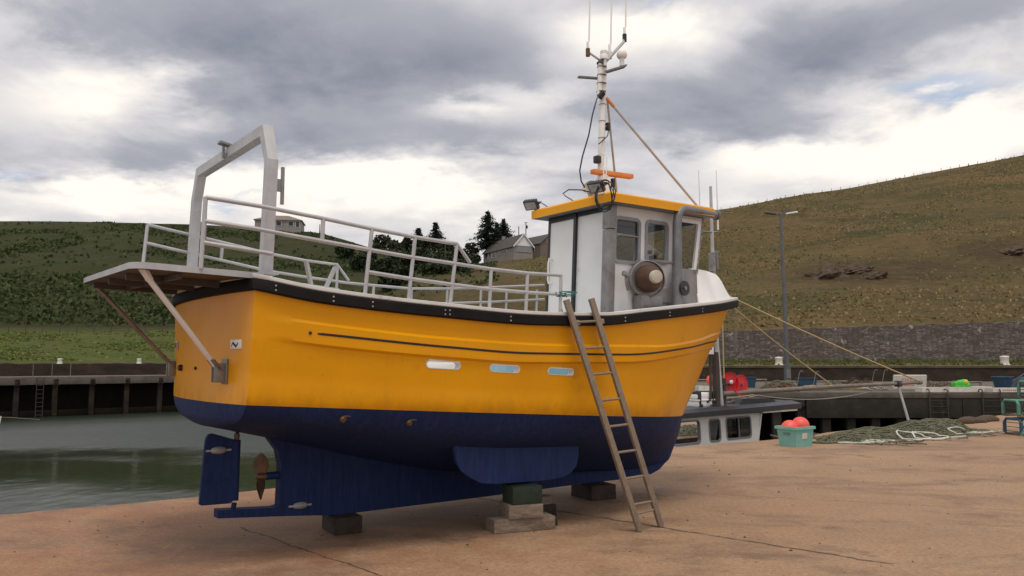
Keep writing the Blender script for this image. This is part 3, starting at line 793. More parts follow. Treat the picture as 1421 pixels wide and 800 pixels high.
# loops of black cable
mb = MB()
def loop(c, ax, az, n=22, tilt=0, ph=0.0, a0=0, a1=360):
    pts = []
    for k in range(n + 1):
        a = R(a0 + (a1 - a0) * k / n)
        pts.append(Vector(c) + b(tilt * math.cos(a) + .01 * math.sin(3 * a + ph), ax * math.cos(a), az * math.sin(a) + .006 * math.cos(2 * a + ph)))
    return pts
for k, (dx, az) in enumerate(((.10, .155), (.115, .17), (.092, .135))):
    mb = MB(); mb.tube(loop(b(2.50 - .006 * k, 1.06 + .012 * k, 3.33 - .012 * k), dx, az, tilt=.03, ph=k), .0058, 6); mb.build('cable', M['black_plastic'], wh)
mb = MB(); mb.tube([b(2.50, 1.00, 3.43), b(2.48, 1.06, 3.46), b(2.49, 1.13, 3.44), b(2.51, 1.15, 3.33), b(2.55, 1.12, 3.22), b(2.60, 1.02, 3.18)], .008, 6); mb.build('cable', M['black_plastic'], wh)
mb = MB(); mb.tube([b(2.54, -.19, 3.41), b(2.56, -.13, 3.45), b(2.60, -.08, 3.41), b(2.62, -.04, 3.375)], .007, 6); mb.build('cable', M['black_plastic'], wh)
mb = MB(); mb.tube([b(2.62, .42, 3.375), b(2.58, .33, 3.44), b(2.58, .28, 3.48), b(2.62, .33, 3.52), b(2.68, .48, 3.50), b(2.75, .62, 3.45), b(2.8, .68, 3.38)], .007, 6)
mb.build('cable', M['black_plastic'], wh)
# grey tubular arch at the forward corner, plate, hauler
mb = MB(); w = 1.075
arc = [wb(3.55, w, 2.14), wb(3.545, w, 2.7), wb(3.535, w, 3.10), wb(3.54, w, 3.20), wb(3.565, w, 3.265), wb(3.61, w, 3.298), wb(3.68, w, 3.305), wb(4.22, w - .02, 3.30)]
mb.tube(arc, [.062, .054, .049, .049, .049, .049, .049, .047], 16)
mb.tube([wb(4.21, w - .02, 3.30), wb(4.235, w - .02, 3.30)], .06, 16)
mb.build('arch_tube', M['galdark'], boat, smooth=50)
mb = MB(); mb.prism([wb(3.48, 1.03, 2.17), wb(3.93, 1.03, 2.23), wb(3.90, 1.03, 2.63), wb(3.62, 1.03, 2.63), wb(3.50, 1.03, 2.45)], b(0, .018, 0)); mb.build('hauler_plate', M['steel'], boat, smooth=0)
hl_ = MB(); hc = b(3.10, 1.06, 2.475)
hl_.lathe([(.05, -.02), (.205, -.02), (.21, 0), (.205, .035), (.192, .04), (.186, .012), (.05, .012)], hc, b(-.40, .92, 0), 30)
hl_.box(b(3.14, 1.03, 2.22), (.32, .14, .15), bev=.01); hl_.box(b(3.35, 1.02, 2.31), (.40, .03, .16), bev=.01)
hl_.box(b(2.765, 1.09, 2.50), (.09, .05, .05), Matrix.Rotation(R(20), 3, 'Y'), .01); hl_.tube([b(2.77, 1.08, 2.47), b(2.78, 1.08, 2.40), b(2.82, 1.06, 2.34)], .015, 8)
hl_.box(b(3.35, 1.05, 2.68), (.34, .05, .03), bev=.006)
ha = hl_.build('pot_hauler', M['steel'], boat, smooth=35)
mb = MB(); mb.lathe([(.03, .0), (.148, .01), (.152, .035), (.135, .075), (.108, .13), (.09, .165), (.08, .18), (.05, .181)], hc + b(-.01, .03, 0), b(-.40, .92, 0), 30); mb.build('drum', M['rustbrown'], ha, smooth=35)
mb = MB(); mb.lathe([(.066, .0), (.071, .012), (.069, .05), (.06, .062), (.03, .066), (.005, .067)], hc + b(-.078, .195, 0), b(-.40, .92, 0), 26); mb.build('hub_cap', M['cream'], ha, smooth=35)
mb = MB(); mb.lathe([(.02, 0), (.085, 0), (.09, .015), (.075, .035), (.07, .06), (.085, .08), (.08, .095), (.03, .095)], b(3.60, 1.06, 2.395), b(.1, 1, 0), 22); mb.tube([b(3.60, 1.15, 2.395), b(3.605, 1.17, 2.395)], .022, 10, mi=1); mb.build('guide_roller', [M['black_plastic'], M['steel']], ha, smooth=35)
mb = MB(); mb.box(b(3.20, 1.30, 2.148), (.08, .05, .04), bev=.01); mb.build('deck_cleat', M['black_plastic'], boat)
# white whaleback over the foredeck
mb = MB(); outer = []; shoulder = []; crown = []
n = 40
for i in range(n + 1):
    t = i / n; s = 3.92 + (5.74 - 3.92) * t
    ws = max(w_sheer(s) - .07, .03); zs = z_sheer(s) - .004
    zt = float(np.interp(s, [3.92, 4.45, 4.95, 5.3, 5.6, 5.74], [2.655, 2.675, 2.68, 2.625, 2.525, 2.478]))
    wt = max(ws - .24 * (zt - zs) - .02, .015)
    st = s - .10 * t
    outer.append([b(s, ws, zs), b(s, ws - .01, zs + .015), b(st, wt + .012, zt - .02), b(st, wt - .01, zt), b(st, 0, zt + .03 * min(1, wt * 2)), b(st, -wt + .01, zt), b(st, -wt - .012, zt - .02), b(s, -ws + .01, zs + .015), b(s, -ws, zs)])
mb.grid(outer); mb.add(outer[0], [tuple(range(9))]); mb.add(outer[-1], [tuple(range(9))])
mb.build('whaleback', M['white'], boat, smooth=35)
# ---------------------------------------------------------------- mast on the wheelhouse roof
mast = MB(); mw = .45
def ms(z): return 2.985 + .052 * (z - 3.4)
mast.tube([b(ms(3.36), mw, 3.36), b(ms(3.55), mw, 3.55), b(ms(4.6), mw, 4.6), b(ms(5.10), mw, 5.10)], [.042, .039, .036, .034], 14)
mast.tube([b(ms(4.66) - .055, mw, 4.66), b(ms(5.05) - .05, mw, 5.05)], .032, 12)
mast.lathe([(.05, 0), (.05, .05), (.042, .06), (.044, .10), (.03, .115)], b(ms(5.10), mw, 5.10), (0, 0, 1), 14)
for z in (3.72, 3.95, 4.15, 4.35, 4.55): mast.tube([b(ms(z), mw, z), b(ms(z), mw, z + .012)], .041, 12)
mo = mast.build('mast', M['white'], boat, smooth=40)
mb = MB()
for z in (4.70, 4.80, 4.90, 5.0): mb = MB(); mb.tube([b(ms(z) - .028, mw, z), b(ms(z) - .028, mw, z + .008)], .058, 12); mb.build('cable_tie', M['pipe'], mo)
for z in (3.72, 4.15, 4.35, 4.55): mb = MB(); mb.tube([b(ms(z), mw, z + .004), b(ms(z), mw, z + .009)], .0425, 12); mb.build('cable_tie', M['black_plastic'], mo)
mb = MB(); mb.tube([b(ms(4.64) - .075, mw + .02, 4.62), b(ms(4.66) - .04, mw + .05, 4.68)], .035, 8); mb.build('cable_clamp', M['black_plastic'], mo); mb = MB(); mb.tube([b(ms(5.03) - .06, mw, 5.03), b(ms(5.09) - .02, mw, 5.10)], [.045, .02], 8)
mb.build('cable_hood', M['black_plastic'], mo)
# cross arms, brackets and whips
mb = MB()
mb.tube([b(ms(5.06), mw, 5.06), b(2.875, mw - .05, 5.16), b(2.868, mw - .05, 5.21)], .013, 8)
mb.tube([b(ms(5.05), mw, 5.05), b(3.345, mw + .05, 5.36), b(3.362, mw + .05, 5.43)], .018, 8)
mb.build('aerial_arm', M['gal'], mo)
for (s, w, z, h) in ((2.868, mw - .05, 5.16, 1.9), (3.165, mw, 5.18, 2.3), (3.362, mw + .05, 5.42, 1.8)):
    mb = MB(); mb.tube([b(s, w, z), b(s, w, z + .12), b(s + .02, w, z + .14), b(s + .02 + .035 * h, w, z + h)], [.018, .014, .010, .006], 8); an = mb.build('whip_aerial', M['white'], mo)
    mb = MB(); mb.tube([b(s, w, z - .05), b(s, w, z + .04)], .026, 10); mb.build('aerial_base', M['black_plastic'] if s > 3.3 else M['bronze'] if s < 3 else M['white'], an)
mb = MB(); mb.bar(b(ms(4.94), mw, 4.94), b(3.32, mw + .10, 5.045), .10, .018); mb.build('aerial_shelf', M['galdark'], mo)
mb = MB(); mb.lathe([(.02, 0), (.028, .0), (.028, .085), (.022, .09), (.05, .10), (.062, .12), (.062, .15), (.05, .175), (.01, .182)], b(3.285, mw + .08, 5.045), (0, 0, 1), 16); mb.build('satellite_dome', M['white'], mo, smooth=35)
mb = MB(); mb.bar(b(ms(4.87) - .03, mw - .02, 4.87), b(2.76, mw - .10, 4.855), .05, .022, bev=.006); mb.build('spreader', M['galdark'], mo)
mb = MB(); mb.box(b(ms(3.98) + .085, mw + .02, 4.30), (.04, .05, .09), bev=.008); mb.build('navigation_light', M['black_plastic'], mo); mb = MB(); mb.box(b(ms(3.88) - .075, mw + .02, 3.885), (.07, .07, .085), bev=.012); mb.build('navigation_light', M['black_plastic'], mo)
mb = MB(); mb.tube([b(ms(3.88) - .06, mw, 3.86), b(ms(3.88), mw, 3.87)], .012, 6); mb.build('light_arm', M['gal'], mo); mb = MB(); mb.tube([b(ms(4.3), mw, 4.30), b(ms(4.3) + .08, mw + .02, 4.30)], .012, 6); mb.build('light_arm', M['gal'], mo)
# radar scanner on its pedestal
mb = MB(); mb.box(b(2.99, mw + .06, 3.52), (.13, .12, .30), bev=.02); mb.lathe([(.06, 0), (.06, .03), (.03, .05)], b(2.99, mw + .06, 3.66), (0, 0, 1), 14); rp = mb.build('radar_pedestal', M['white'], mo)
mb = MB(); mb.box(b(3.13, mw + .06, 3.735), (.62, .075, .055), Matrix.Rotation(R(-2), 3, 'Y'), .012); mb.build('radar_scanner', M['orange'], rp)
mb = MB(); mb.box(b(3.12, mw + .07, 3.63), (.04, .06, .10), bev=.008); mb.build('junction_box', M['black_plastic'], rp)
mb = MB(); mb.lathe([(.02, -.08), (.035, 0), (.06, .05), (.085, .075)], b(2.80, mw + .08, 3.50), b(-.5, .2, .25), 16, caps=False); mb.box(b(2.82, mw + .08, 3.44), (.12, .07, .14), bev=.02)
mb.tube([b(2.80, mw + .05, 3.36), b(2.76, mw + .10, 3.42), b(2.80, mw + .13, 3.50), b(2.86, mw + .11, 3.44), b(2.82, mw + .07, 3.38)], .015, 6)
mb.build('horn', M['cream'], wh, smooth=40)
# stays
mb = MB(); p0 = b(ms(4.64) + .05, mw + .02, 4.63)
mb.tube([p0, b(4.19, .90, 3.37)], .015, 8); mb.tube([p0, b(3.72, .0, 3.36)], .013, 8)
st = mb.build('stay', M['gal'], mo)
mb = MB(); mb.box(b(4.19, .90, 3.378), (.06, .05, .012)); d = (b(4.19, .90, 3.37) - p0).normalized(); mb.bar(p0 - d * .02, p0 + d * .12, .035, .028, bev=.006); mb.build('stay_fitting', M['orange'], st)
mb = MB(); q = [(2.99, 4.65), (2.93, 4.60), (2.86, 4.40), (2.80, 4.15), (2.70, 3.88), (2.66, 3.72), (2.68, 3.60), (2.76, 3.50), (2.84, 3.40)]
mb.tube([b(s, mw + .03, z) for s, z in q], .0085, 6)
mb.build('cable', M['black_plastic'], mo, smooth=60); mb = MB(); mb.tube([b(ms(4.3) + .09, mw + .03, 4.28), b(ms(4.2) + .05, mw + .04, 4.18), b(ms(4.1) - .04, mw + .05, 4.10), b(ms(4.1) - .09, mw + .05, 4.06)], .007, 6)
mb.build('cable', M['black_plastic'], mo, smooth=60)
mb = MB(); mb.tube([b(2.93, mw + .13, 3.77), b(2.92, mw + .14, 3.62), b(2.94, mw + .13, 3.45), b(2.9, mw + .15, 3.38)], .007, 6); mb.tube([b(2.99, mw + .12, 3.90), b(2.97, mw + .13, 3.72), b(2.93, mw + .14, 3.55), b(2.88, mw + .12, 3.4)], .007, 6); mb.build('white_cable', M['white'], mo)

# ---------------------------------------------------------------- ladder, timber props
BM = boat.matrix_basis
def world(s, w, z):
    return Matrix.Translation((-1.67, 7.8, 0)) @ Matrix.Rotation(R(36.2), 4, 'Z') @ b(s, w, z)
la = empty('wooden_ladder', world(2.46, 1.68, 0), R(36.2)); tag(la, 'weathered wooden ladder leaning against the yellow boat', 'ladder')
LO = Vector((2.46, -1.68, 0))
fa, fb = b(2.305, 1.70, 0) - LO, b(2.62, 1.675, 0) - LO
ta, tb = b(1.615, 1.475, 2.16) - LO, b(1.925, 1.475, 2.185) - LO
for p0, p1 in ((fa, ta), (fb, tb)):
    mb = MB(); mb.bar(p0 + V(0, 0, .008), p1, .034, .062, up=(1, 0, 0), bev=.006); mb.build('stile', M['wood'], la)
for k in range(8):
    t = .115 + k * .1125
    mb = MB(); mb.tube([fa + (ta - fa) * t, fb + (tb - fb) * t], .0125, 10); mb.build('rung', M['wood'], la)
mb = MB(); t = .075; mb.tube([fa + (ta - fa) * t, fb + (tb - fb) * (t + .004)], .010, 8); mb.build('tie_rod', M['wood'], la)
for p0, p1 in ((fa, ta), (fb, tb)):
    q = p0 + (p1 - p0) * .90; mb = MB(); mb.box(q + V(.045, .045, -.005), (.07, .10, .05), Matrix.Rotation(R(-14), 3, 'X'), .008); mb.build('hook_block', M['wood'], la)

def block(name, label, s, w, z, size, rz, mat, group=None, cat='timber block'):
    mb = MB(); mb.box((0, 0, size[2] / 2), size, bev=.007)
    bmv = mb.v
    mb.v = [(x + random.uniform(-.003, .003), y + random.uniform(-.003, .003), zz) for x, y, zz in bmv]
    o = mb.build(name, mat, None, smooth=30)
    o.location = world(s, w, z); o.rotation_euler = (0, 0, R(rz))
    return tag(o, label, cat, group)
G = 'timber blocks under the boat'
block('timber_block', 'long grey timber lying on the quay under the stack of three', 1.47, .955, 0, (.62, .24, .125), 22, M['timber'], G)
block('timber_block', 'short pale timber in the middle of the stack of three', 1.475, .955, .126, (.34, .30, .125), 20, M['timber'], G)
block('timber_block', 'green painted block on top of the stack, touching the bilge keel', 1.49, .955, .252, (.30, .27, .165), 22, M['timber_green'], G)
block('timber_block', 'dark timber under the after end of the keel', .08, .0, 0, (.26, .40, .155), 30, M['timber_dark'], G)
block('timber_block', 'dark wide timber under the forefoot of the keel', 3.25, .0, 0, (.34, .44, .165), 28, M['timber_dark'], G)
block('wood_offcut', 'thin split offcut wedged beside the timber stack', 1.80, .90, .0, (.24, .16, .06), 8, M['timber_dark'], G, 'offcut')
block('wood_offcut', 'pale plank end on the short timber behind the green block', 2.02, .58, .13, (.20, .12, .08), 35, M['timber'], G, 'offcut')
block('wood_offcut', 'squared dark chock on the quay under the pale plank end', 2.02, .58, .0, (.24, .18, .13), 30, M['timber_dark'], G, 'offcut')
# ---------------------------------------------------------------- quay, water
WATER = -2.45
def seg_dist_nodes(N, K, pos, a, c_, wob):
    """distance in the ground plane from pos to the line through a, c_ (both xy), limited to the segment"""
    ax, ay = a; dx, dy = c_[0] - ax, c_[1] - ay; L = math.hypot(dx, dy); dx /= L; dy /= L
    sep = N.new('ShaderNodeSeparateXYZ'); K.new(pos, sep.inputs[0])
    def lin(kx, ky, c0):
        m1 = N.new('ShaderNodeMath'); m1.operation = 'MULTIPLY_ADD'; K.new(sep.outputs[0], m1.inputs[0]); m1.inputs[1].default_value = kx; m1.inputs[2].default_value = c0
        m2 = N.new('ShaderNodeMath'); m2.operation = 'MULTIPLY_ADD'; K.new(sep.outputs[1], m2.inputs[0]); m2.inputs[1].default_value = ky; K.new(m1.outputs[0], m2.inputs[2])
        return m2
    perp = lin(-dy, dx, ax * dy - ay * dx); ad = N.new('ShaderNodeMath'); ad.operation = 'ADD'; K.new(perp.outputs[0], ad.inputs[0]); K.new(wob, ad.inputs[1])
    ab = N.new('ShaderNodeMath'); ab.operation = 'ABSOLUTE'; K.new(ad.outputs[0], ab.inputs[0])
    al = lin(dx, dy, -(ax * dx + ay * dy) - L / 2); aa = N.new('ShaderNodeMath'); aa.operation = 'ABSOLUTE'; K.new(al.outputs[0], aa.inputs[0])
    ov = N.new('ShaderNodeMath'); ov.operation = 'SUBTRACT'; K.new(aa.outputs[0], ov.inputs[0]); ov.inputs[1].default_value = L / 2
    mx = N.new('ShaderNodeMath'); mx.operation = 'MAXIMUM'; K.new(ab.outputs[0], mx.inputs[0]); K.new(ov.outputs[0], mx.inputs[1])
    return mx.outputs[0]
def nmix(N, K, fac, c1, c2):
    m = N.new('ShaderNodeMix'); m.data_type = 'RGBA'
    for s_, c in ((6, c1), (7, c2)):
        if isinstance(c, tuple): m.inputs[s_].default_value = (*c, 1)
        else: K.new(c, m.inputs[s_])
    if isinstance(fac, float): m.inputs[0].default_value = fac
    else: K.new(fac, m.inputs[0])
    return m.outputs[2]
def nnoise(N, K, vec, scale, detail=5, rough=.6, lo=.35, hi=.65, dist=0):
    n = N.new('ShaderNodeTexNoise'); n.inputs['Scale'].default_value = scale; n.inputs['Detail'].default_value = detail; n.inputs['Roughness'].default_value = rough; n.inputs['Distortion'].default_value = dist
    K.new(vec, n.inputs['Vector'])
    r = N.new('ShaderNodeMapRange'); r.inputs[1].default_value = lo; r.inputs[2].default_value = hi; K.new(n.outputs['Fac'], r.inputs[0])
    return r.outputs[0], n.outputs['Fac']
def nmap(N, K, vec, scale):
    m = N.new('ShaderNodeMapping'); m.inputs['Scale'].default_value = scale; K.new(vec, m.inputs['Vector']); return m.outputs[0]

def quay_material():
    m = bpy.data.materials.new('red_concrete'); N, K = nt(m); B = N['Principled BSDF']
    g = N.new('ShaderNodeNewGeometry'); P = g.outputs['Position']
    big, _ = nnoise(N, K, nmap(N, K, P, (.30, .75, 1)), .55, 6, .6, .36, .64, .6)
    mid, _ = nnoise(N, K, P, 2.4, 8, .68, .35, .65)
    fine, fr = nnoise(N, K, P, 22, 7, .75, .38, .66)
    grit, gr = nnoise(N, K, P, 130, 3, .6, .62, .72)
    sx_ = N.new('ShaderNodeSeparateXYZ'); K.new(P, sx_.inputs[0])
    tone = N.new('ShaderNodeMapRange'); tone.interpolation_type = 'SMOOTHSTEP'; tone.inputs[1].default_value = -3.6; tone.inputs[2].default_value = 2.0
    ta = N.new('ShaderNodeMath'); ta.operation = 'MULTIPLY_ADD'; K.new(_, ta.inputs[0]); ta.inputs[1].default_value = 5.0; ta.inputs[2].default_value = -2.5
    tb = N.new('ShaderNodeMath'); tb.operation = 'ADD'; K.new(ta.outputs[0], tb.inputs[0]); K.new(sx_.outputs[0], tb.inputs[1]); K.new(tb.outputs[0], tone.inputs[0])
    c_red = nmix(N, K, big, (.285, .114, .050), (.38, .185, .092)); c_tan = nmix(N, K, big, (.31, .19, .107), (.42, .272, .16))
    c = nmix(N, K, tone.outputs[0], c_red, c_tan)
    dk, _ = nnoise(N, K, nmap(N, K, P, (.8, 1.5, 1)), .55, 9, .70, .48, .62, .5)
    mm = N.new('ShaderNodeMath'); mm.operation = 'MULTIPLY'; K.new(dk, mm.inputs[0]); mm.inputs[1].default_value = .85
    c = nmix(N, K, mm.outputs[0], c, (.13, .076, .048))
    mm2 = N.new('ShaderNodeMath'); mm2.operation = 'MULTIPLY'; K.new(mid, mm2.inputs[0]); mm2.inputs[1].default_value = .6
    c = nmix(N, K, mm2.outputs[0], c, (.45, .295, .19))
    # grey oily spots
    sp, _ = nnoise(N, K, P, .9, 6, .62, .60, .68)
    mm4 = N.new('ShaderNodeMath'); mm4.operation = 'MULTIPLY'; K.new(sp, mm4.inputs[0]); mm4.inputs[1].default_value = .7
    c = nmix(N, K, mm4.outputs[0], c, (.125, .088, .064))
    mm3 = N.new('ShaderNodeMath'); mm3.operation = 'MULTIPLY'; K.new(fine, mm3.inputs[0]); mm3.inputs[1].default_value = .6
    c = nmix(N, K, mm3.outputs[0], c, (.15, .09, .06))
    mg = N.new('ShaderNodeMath'); mg.operation = 'MULTIPLY'; K.new(grit, mg.inputs[0]); mg.inputs[1].default_value = .9
    c = nmix(N, K, mg.outputs[0], c, (.50, .38, .29))
    g2, _g = nnoise(N, K, P, 55, 4, .65, .57, .66)
    mg2 = N.new('ShaderNodeMath'); mg2.operation = 'MULTIPLY'; K.new(g2, mg2.inputs[0]); mg2.inputs[1].default_value = .85
    c = nmix(N, K, mg2.outputs[0], c, (.11, .07, .048))
    # joints between the slabs, ragged cracks
    wn = N.new('ShaderNodeTexNoise'); wn.inputs['Scale'].default_value = 2.2; wn.inputs['Detail'].default_value = 8; wn.inputs['Roughness'].default_value = .7; K.new(P, wn.inputs['Vector'])
    wob = N.new('ShaderNodeMath'); wob.operation = 'MULTIPLY_ADD'; K.new(wn.outputs['Fac'], wob.inputs[0]); wob.inputs[1].default_value = .16; wob.inputs[2].default_value = -.08
    lines = [((-.6, 9.86), (2.98, 6.58), .014), ((-2.6, 7.98), (-.3, 5.5), .007), ((4.6, 12.9), (9.4, 9.6), .004), ((1.3, 10.35), (6.4, 8.5), .004)]
    fac = None
    for a, c2, wd in lines:
        d = seg_dist_nodes(N, K, P, a, c2, wob.outputs[0])
        r = N.new('ShaderNodeMapRange'); r.inputs[1].default_value = wd * .6; r.inputs[2].default_value = wd * 2.2; r.inputs[3].default_value = .85; r.inputs[4].default_value = 0; K.new(d, r.inputs[0])
        if fac is None: fac = r.outputs[0]
        else:
            x = N.new('ShaderNodeMath'); x.operation = 'MAXIMUM'; K.new(fac, x.inputs[0]); K.new(r.outputs[0], x.inputs[1]); fac = x.outputs[0]
    brk, _ = nnoise(N, K, P, 3.0, 4, .6, .30, .5)
    fm = N.new('ShaderNodeMath'); fm.operation = 'MULTIPLY'; K.new(fac, fm.inputs[0]); K.new(brk, fm.inputs[1])
    c = nmix(N, K, fm.outputs[0], c, (.035, .024, .018))
    K.new(c, B.inputs['Base Color'])
    rr = N.new('ShaderNodeMapRange'); rr.inputs[3].default_value = .62; rr.inputs[4].default_value = .92; K.new(mid, rr.inputs[0]); K.new(rr.outputs[0], B.inputs['Roughness'])
    B.inputs['Specular IOR Level'].default_value = .35
    bp = N.new('ShaderNodeBump'); bp.inputs['Strength'].default_value = .55; bp.inputs['Distance'].default_value = .012
    ad = N.new('ShaderNodeMath'); ad.operation = 'MULTIPLY_ADD'; K.new(fm.outputs[0], ad.inputs[0]); ad.inputs[1].default_value = -1.5; K.new(fr, ad.inputs[2])
    K.new(ad.outputs[0], bp.inputs['Height']); K.new(bp.outputs[0], B.inputs['Normal'])
    return m
M['quay'] = quay_material()
EDGE = [(-46, -23.6), (-20, -3.0), (-5.31, 8.62), (-3.72, 9.73), (2.96, 15.05), (5.01, 16.5), (8.1, 19.1), (15.85, 25.3), (26, 33.6), (34.5, 41)]
pts = []
for (a, c) in zip(EDGE[:-1], EDGE[1:]):
    n = max(2, int(math.hypot(c[0] - a[0], c[1] - a[1]) / .18))
    for i in range(n):
        t = i / n; x = a[0] + (c[0] - a[0]) * t; y = a[1] + (c[1] - a[1]) * t
        w = .16 * noise.noise((x * .45, y * .45, 3.1)) + .05 * noise.noise((x * 2.2, y * 2.2, 8.3))
        pts.append((x - .62 * w, y + .78 * w))
pts.append(EDGE[-1])
mb = MB()
top = [V(x, y, 0) for x, y in pts]; lip = [V(x - .62 * .05, y + .78 * .05, -.05) for x, y in pts]; low = [V(x - .62 * .06, y + .78 * .06, -5) for x, y in pts]
inn = [V(x + 3.0, y - 3.8, 0) for x, y in pts]
far_ = [V(max(x + 60, 60), -60 + i * 101 / (len(pts) - 1), 0) for i, (x, y) in enumerate(pts)]
mb.grid([far_, inn, top], 0); mb.grid([top, lip], 0); mb.grid([lip, low], 1)
q = mb.build('quay', [M['quay'], M['quayface']], None, smooth=60); tag(q, 'red-brown concrete quay the yellow boat stands on', 'quay', kind='structure')

mb = MB(); rnd = random.Random(77)
for k in range(420):
    x = rnd.uniform(-4.5, 9); y = rnd.uniform(5.0, 14.5)
    if y > 8.4 + .79 * (x + 5.3) - .4: continue
    s = rnd.uniform(.004, .013) * (1 + .6 * (rnd.random() < .12)); a = rnd.uniform(0, 6)
    ring_ = [V(x + s * math.cos(a + q) * rnd.uniform(.7, 1.2), y + s * math.sin(a + q) * rnd.uniform(.7, 1.2), .0) for q in (0, 1.05, 2.1, 3.15, 4.2, 5.25)]
    mb.add(ring_ + [V(x, y, s * .8)], [(i, (i + 1) % 6, 6) for i in range(6)], k % 3 == 0 and 1 or 0)
tag(mb.build('grit', [M['rock'], M['conc']], None, smooth=0), 'loose grit and tiny stones scattered over the concrete', 'grit', kind='stuff')

def calm(x, y):
    """0 in the calm lee of the quay, 1 where the breeze ruffles the far half; ragged boundary"""
    n = noise.fractal((x * .09, y * .22, 3.3), 1, 2, 3)
    v = min(max((y + 3.5 * n + 1.6 * noise.noise((x * .5, y * .6, 5.5)) + .06 * x - 32.0) / 6.5, 0), 1); far_k = v * v * (3 - 2 * v)
    u = min(max((26.5 + 2.5 * n + 1.2 * noise.noise((x * .6, y * .8, 8.5)) - y - .15 * x) / 4.5, 0), 1)
    return max(far_k, .6 * u * u * (3 - 2 * u))
def water_material():
    m = bpy.data.materials.new('harbour_water'); N, K = nt(m); B = N['Principled BSDF']
    B.inputs['Base Color'].default_value = (.014, .021, .012, 1); B.inputs['IOR'].default_value = 1.45
    g = N.new('ShaderNodeNewGeometry'); P = g.outputs['Position']
    at = N.new('ShaderNodeAttribute'); at.attribute_name = 'ruffle'
    _, f1 = nnoise(N, K, P, 2.6, 4, .62)
    pt, _ = nnoise(N, K, nmap(N, K, P, (.35, .9, 1)), .5, 4, .6, .38, .62)
    rr = N.new('ShaderNodeMath'); rr.operation = 'MULTIPLY'; K.new(at.outputs['Fac'], rr.inputs[0]); K.new(pt, rr.inputs[1])
    r2 = N.new('ShaderNodeMath'); r2.operation = 'MULTIPLY_ADD'; K.new(rr.outputs[0], r2.inputs[0]); r2.inputs[1].default_value = .05; r2.inputs[2].default_value = .05
    r3 = N.new('ShaderNodeMath'); r3.operation = 'MULTIPLY_ADD'; K.new(at.outputs['Fac'], r3.inputs[0]); r3.inputs[1].default_value = .33; K.new(r2.outputs[0], r3.inputs[2]); K.new(r3.outputs[0], B.inputs['Roughness'])
    bp = N.new('ShaderNodeBump'); bp.inputs['Distance'].default_value = .12; bp.inputs['Strength'].default_value = .07; K.new(f1, bp.inputs['Height']); K.new(bp.outputs[0], B.inputs['Normal'])
    return m
M['water'] = water_material()
mb = MB(); xs_ = [-90, -70, -58] + [-50 + .15 * i for i in range(327)] + [-.8 + .8 * i for i in range(26)] + [22, 30, 45, 60, 80]
ys_ = [-40, -20, -5, 0] + [4 + .26 * i for i in range(240)] + [70, 80, 90]
rws = []
for y in ys_:
    r_ = []
    for x in xs_:
        k = calm(x, y); near_ = 1.0 if -50 <= x <= 21 and 3 < y < 68 else 0.0
        h = near_ * ((.0016 + .007 * k) * (noise.noise((x * 1.2, y * 1.1, 0)) + .6 * noise.noise((x * 2.3 + 5, y * 1.9, 4)) + .8 * noise.noise((x * .35, y * .8, 9))) + .048 * k * (.6 * noise.noise((x * 3.2, y * 1.9, 7)) + .5 * noise.noise((x * 5.5, y * 2.6, 17))))
        r_.append(V(x, y, WATER + h))
    rws.append(r_)
mb.grid(rws)
w_ = mb.build('water', M['water'], None, smooth=180, fix=False); tag(w_, 'grey-green harbour water, silvery and ruffled towards the far pier', 'water', kind='structure')
at_ = w_.data.attributes.new('ruffle', 'FLOAT', 'POINT'); at_.data.foreach_set('value', [calm(x, y) for y in ys_ for x in xs_])

# ---------------------------------------------------------------- terrain
TT = [-1.3, -1.1, -.98, -.63, -.41, -.25, -.21, -.16, -.10, -.05, 0, .045, .12, .256, .345, .433, .522, .629, .9, 1.3]
TY0 = [47, 50, 52, 61, 69, 73, 74, 75, 75.5, 75, 73, 71, 69.5, 68.9, 68.9, 68.9, 68.9, 68.9, 68.9, 68.9]
TZ0 = [1.35] * 8 + [1.35, 1.35, 1.4, 1.6, 2.6, 3.9, 4.15, 4.35, 4.55, 4.7, 4.9, 5]
TY1 = [70, 72, 76, 92, 97, 99, 100, 100, 100, 98, 95, 92, 85, 77, 76, 76, 76, 76, 76, 76]
TZ1 = [4.5, 4.5, 4.6, 4.9, 5.0, 5.3, 5.6, 7, 9, 10, 11, 11, 9, 6.0, 6.4, 6.7, 6.9, 7.1, 7.4, 7.5]
TY2 = [150, 155, 170, 220, 220, 225, 220, 212, 208, 206, 209, 209, 200, 172, 172, 175, 175, 175, 180, 180]
TZ2 = [32, 34, 37, 39.4, 38.6, 37.2, 34.4, 30.2, 28.0, 25.9, 27.4, 28.4, 31.6, 33.7, 36.4, 39.3, 42.4, 45.9, 56, 62]
def hz(x, y):
    t = min(max(x / y, -1.3), 1.3)
    y0, z0, y1, z1, y2, z2 = (herm(TT, q, t) for q in (TY0, TZ0, TY1, TZ1, TY2, TZ2))
    if y <= y0: return z0
    if y <= y1:
        v = (y - y0) / (y1 - y0); z = z0 + (z1 - z0) * v
        amp = .12 * v
    elif y <= y2:
        v = (y - y1) / (y2 - y1)
        left = 1 / (1 + math.exp((t + .02) * 18))
        f = v + left * .13 * math.sin(PI * v) * (1 - v) - (1 - left) * .03 * math.sin(2 * PI * v)
        z = z1 + (z2 - z1) * f
        amp = .12 + (.9 + 1.1 * left) * math.sin(PI * min(v, 1)) ** .7
    else:
        z = z2 - (y - y2) * .16 - (y - y2) ** 2 * .0015; amp = .2
    n = noise.fractal((x * .035, y * .035, 1.7), 1.0, 2.0, 4) + .35 * noise.noise((x * .2, y * .2, 5.0))
    return z + amp * n * 1.1
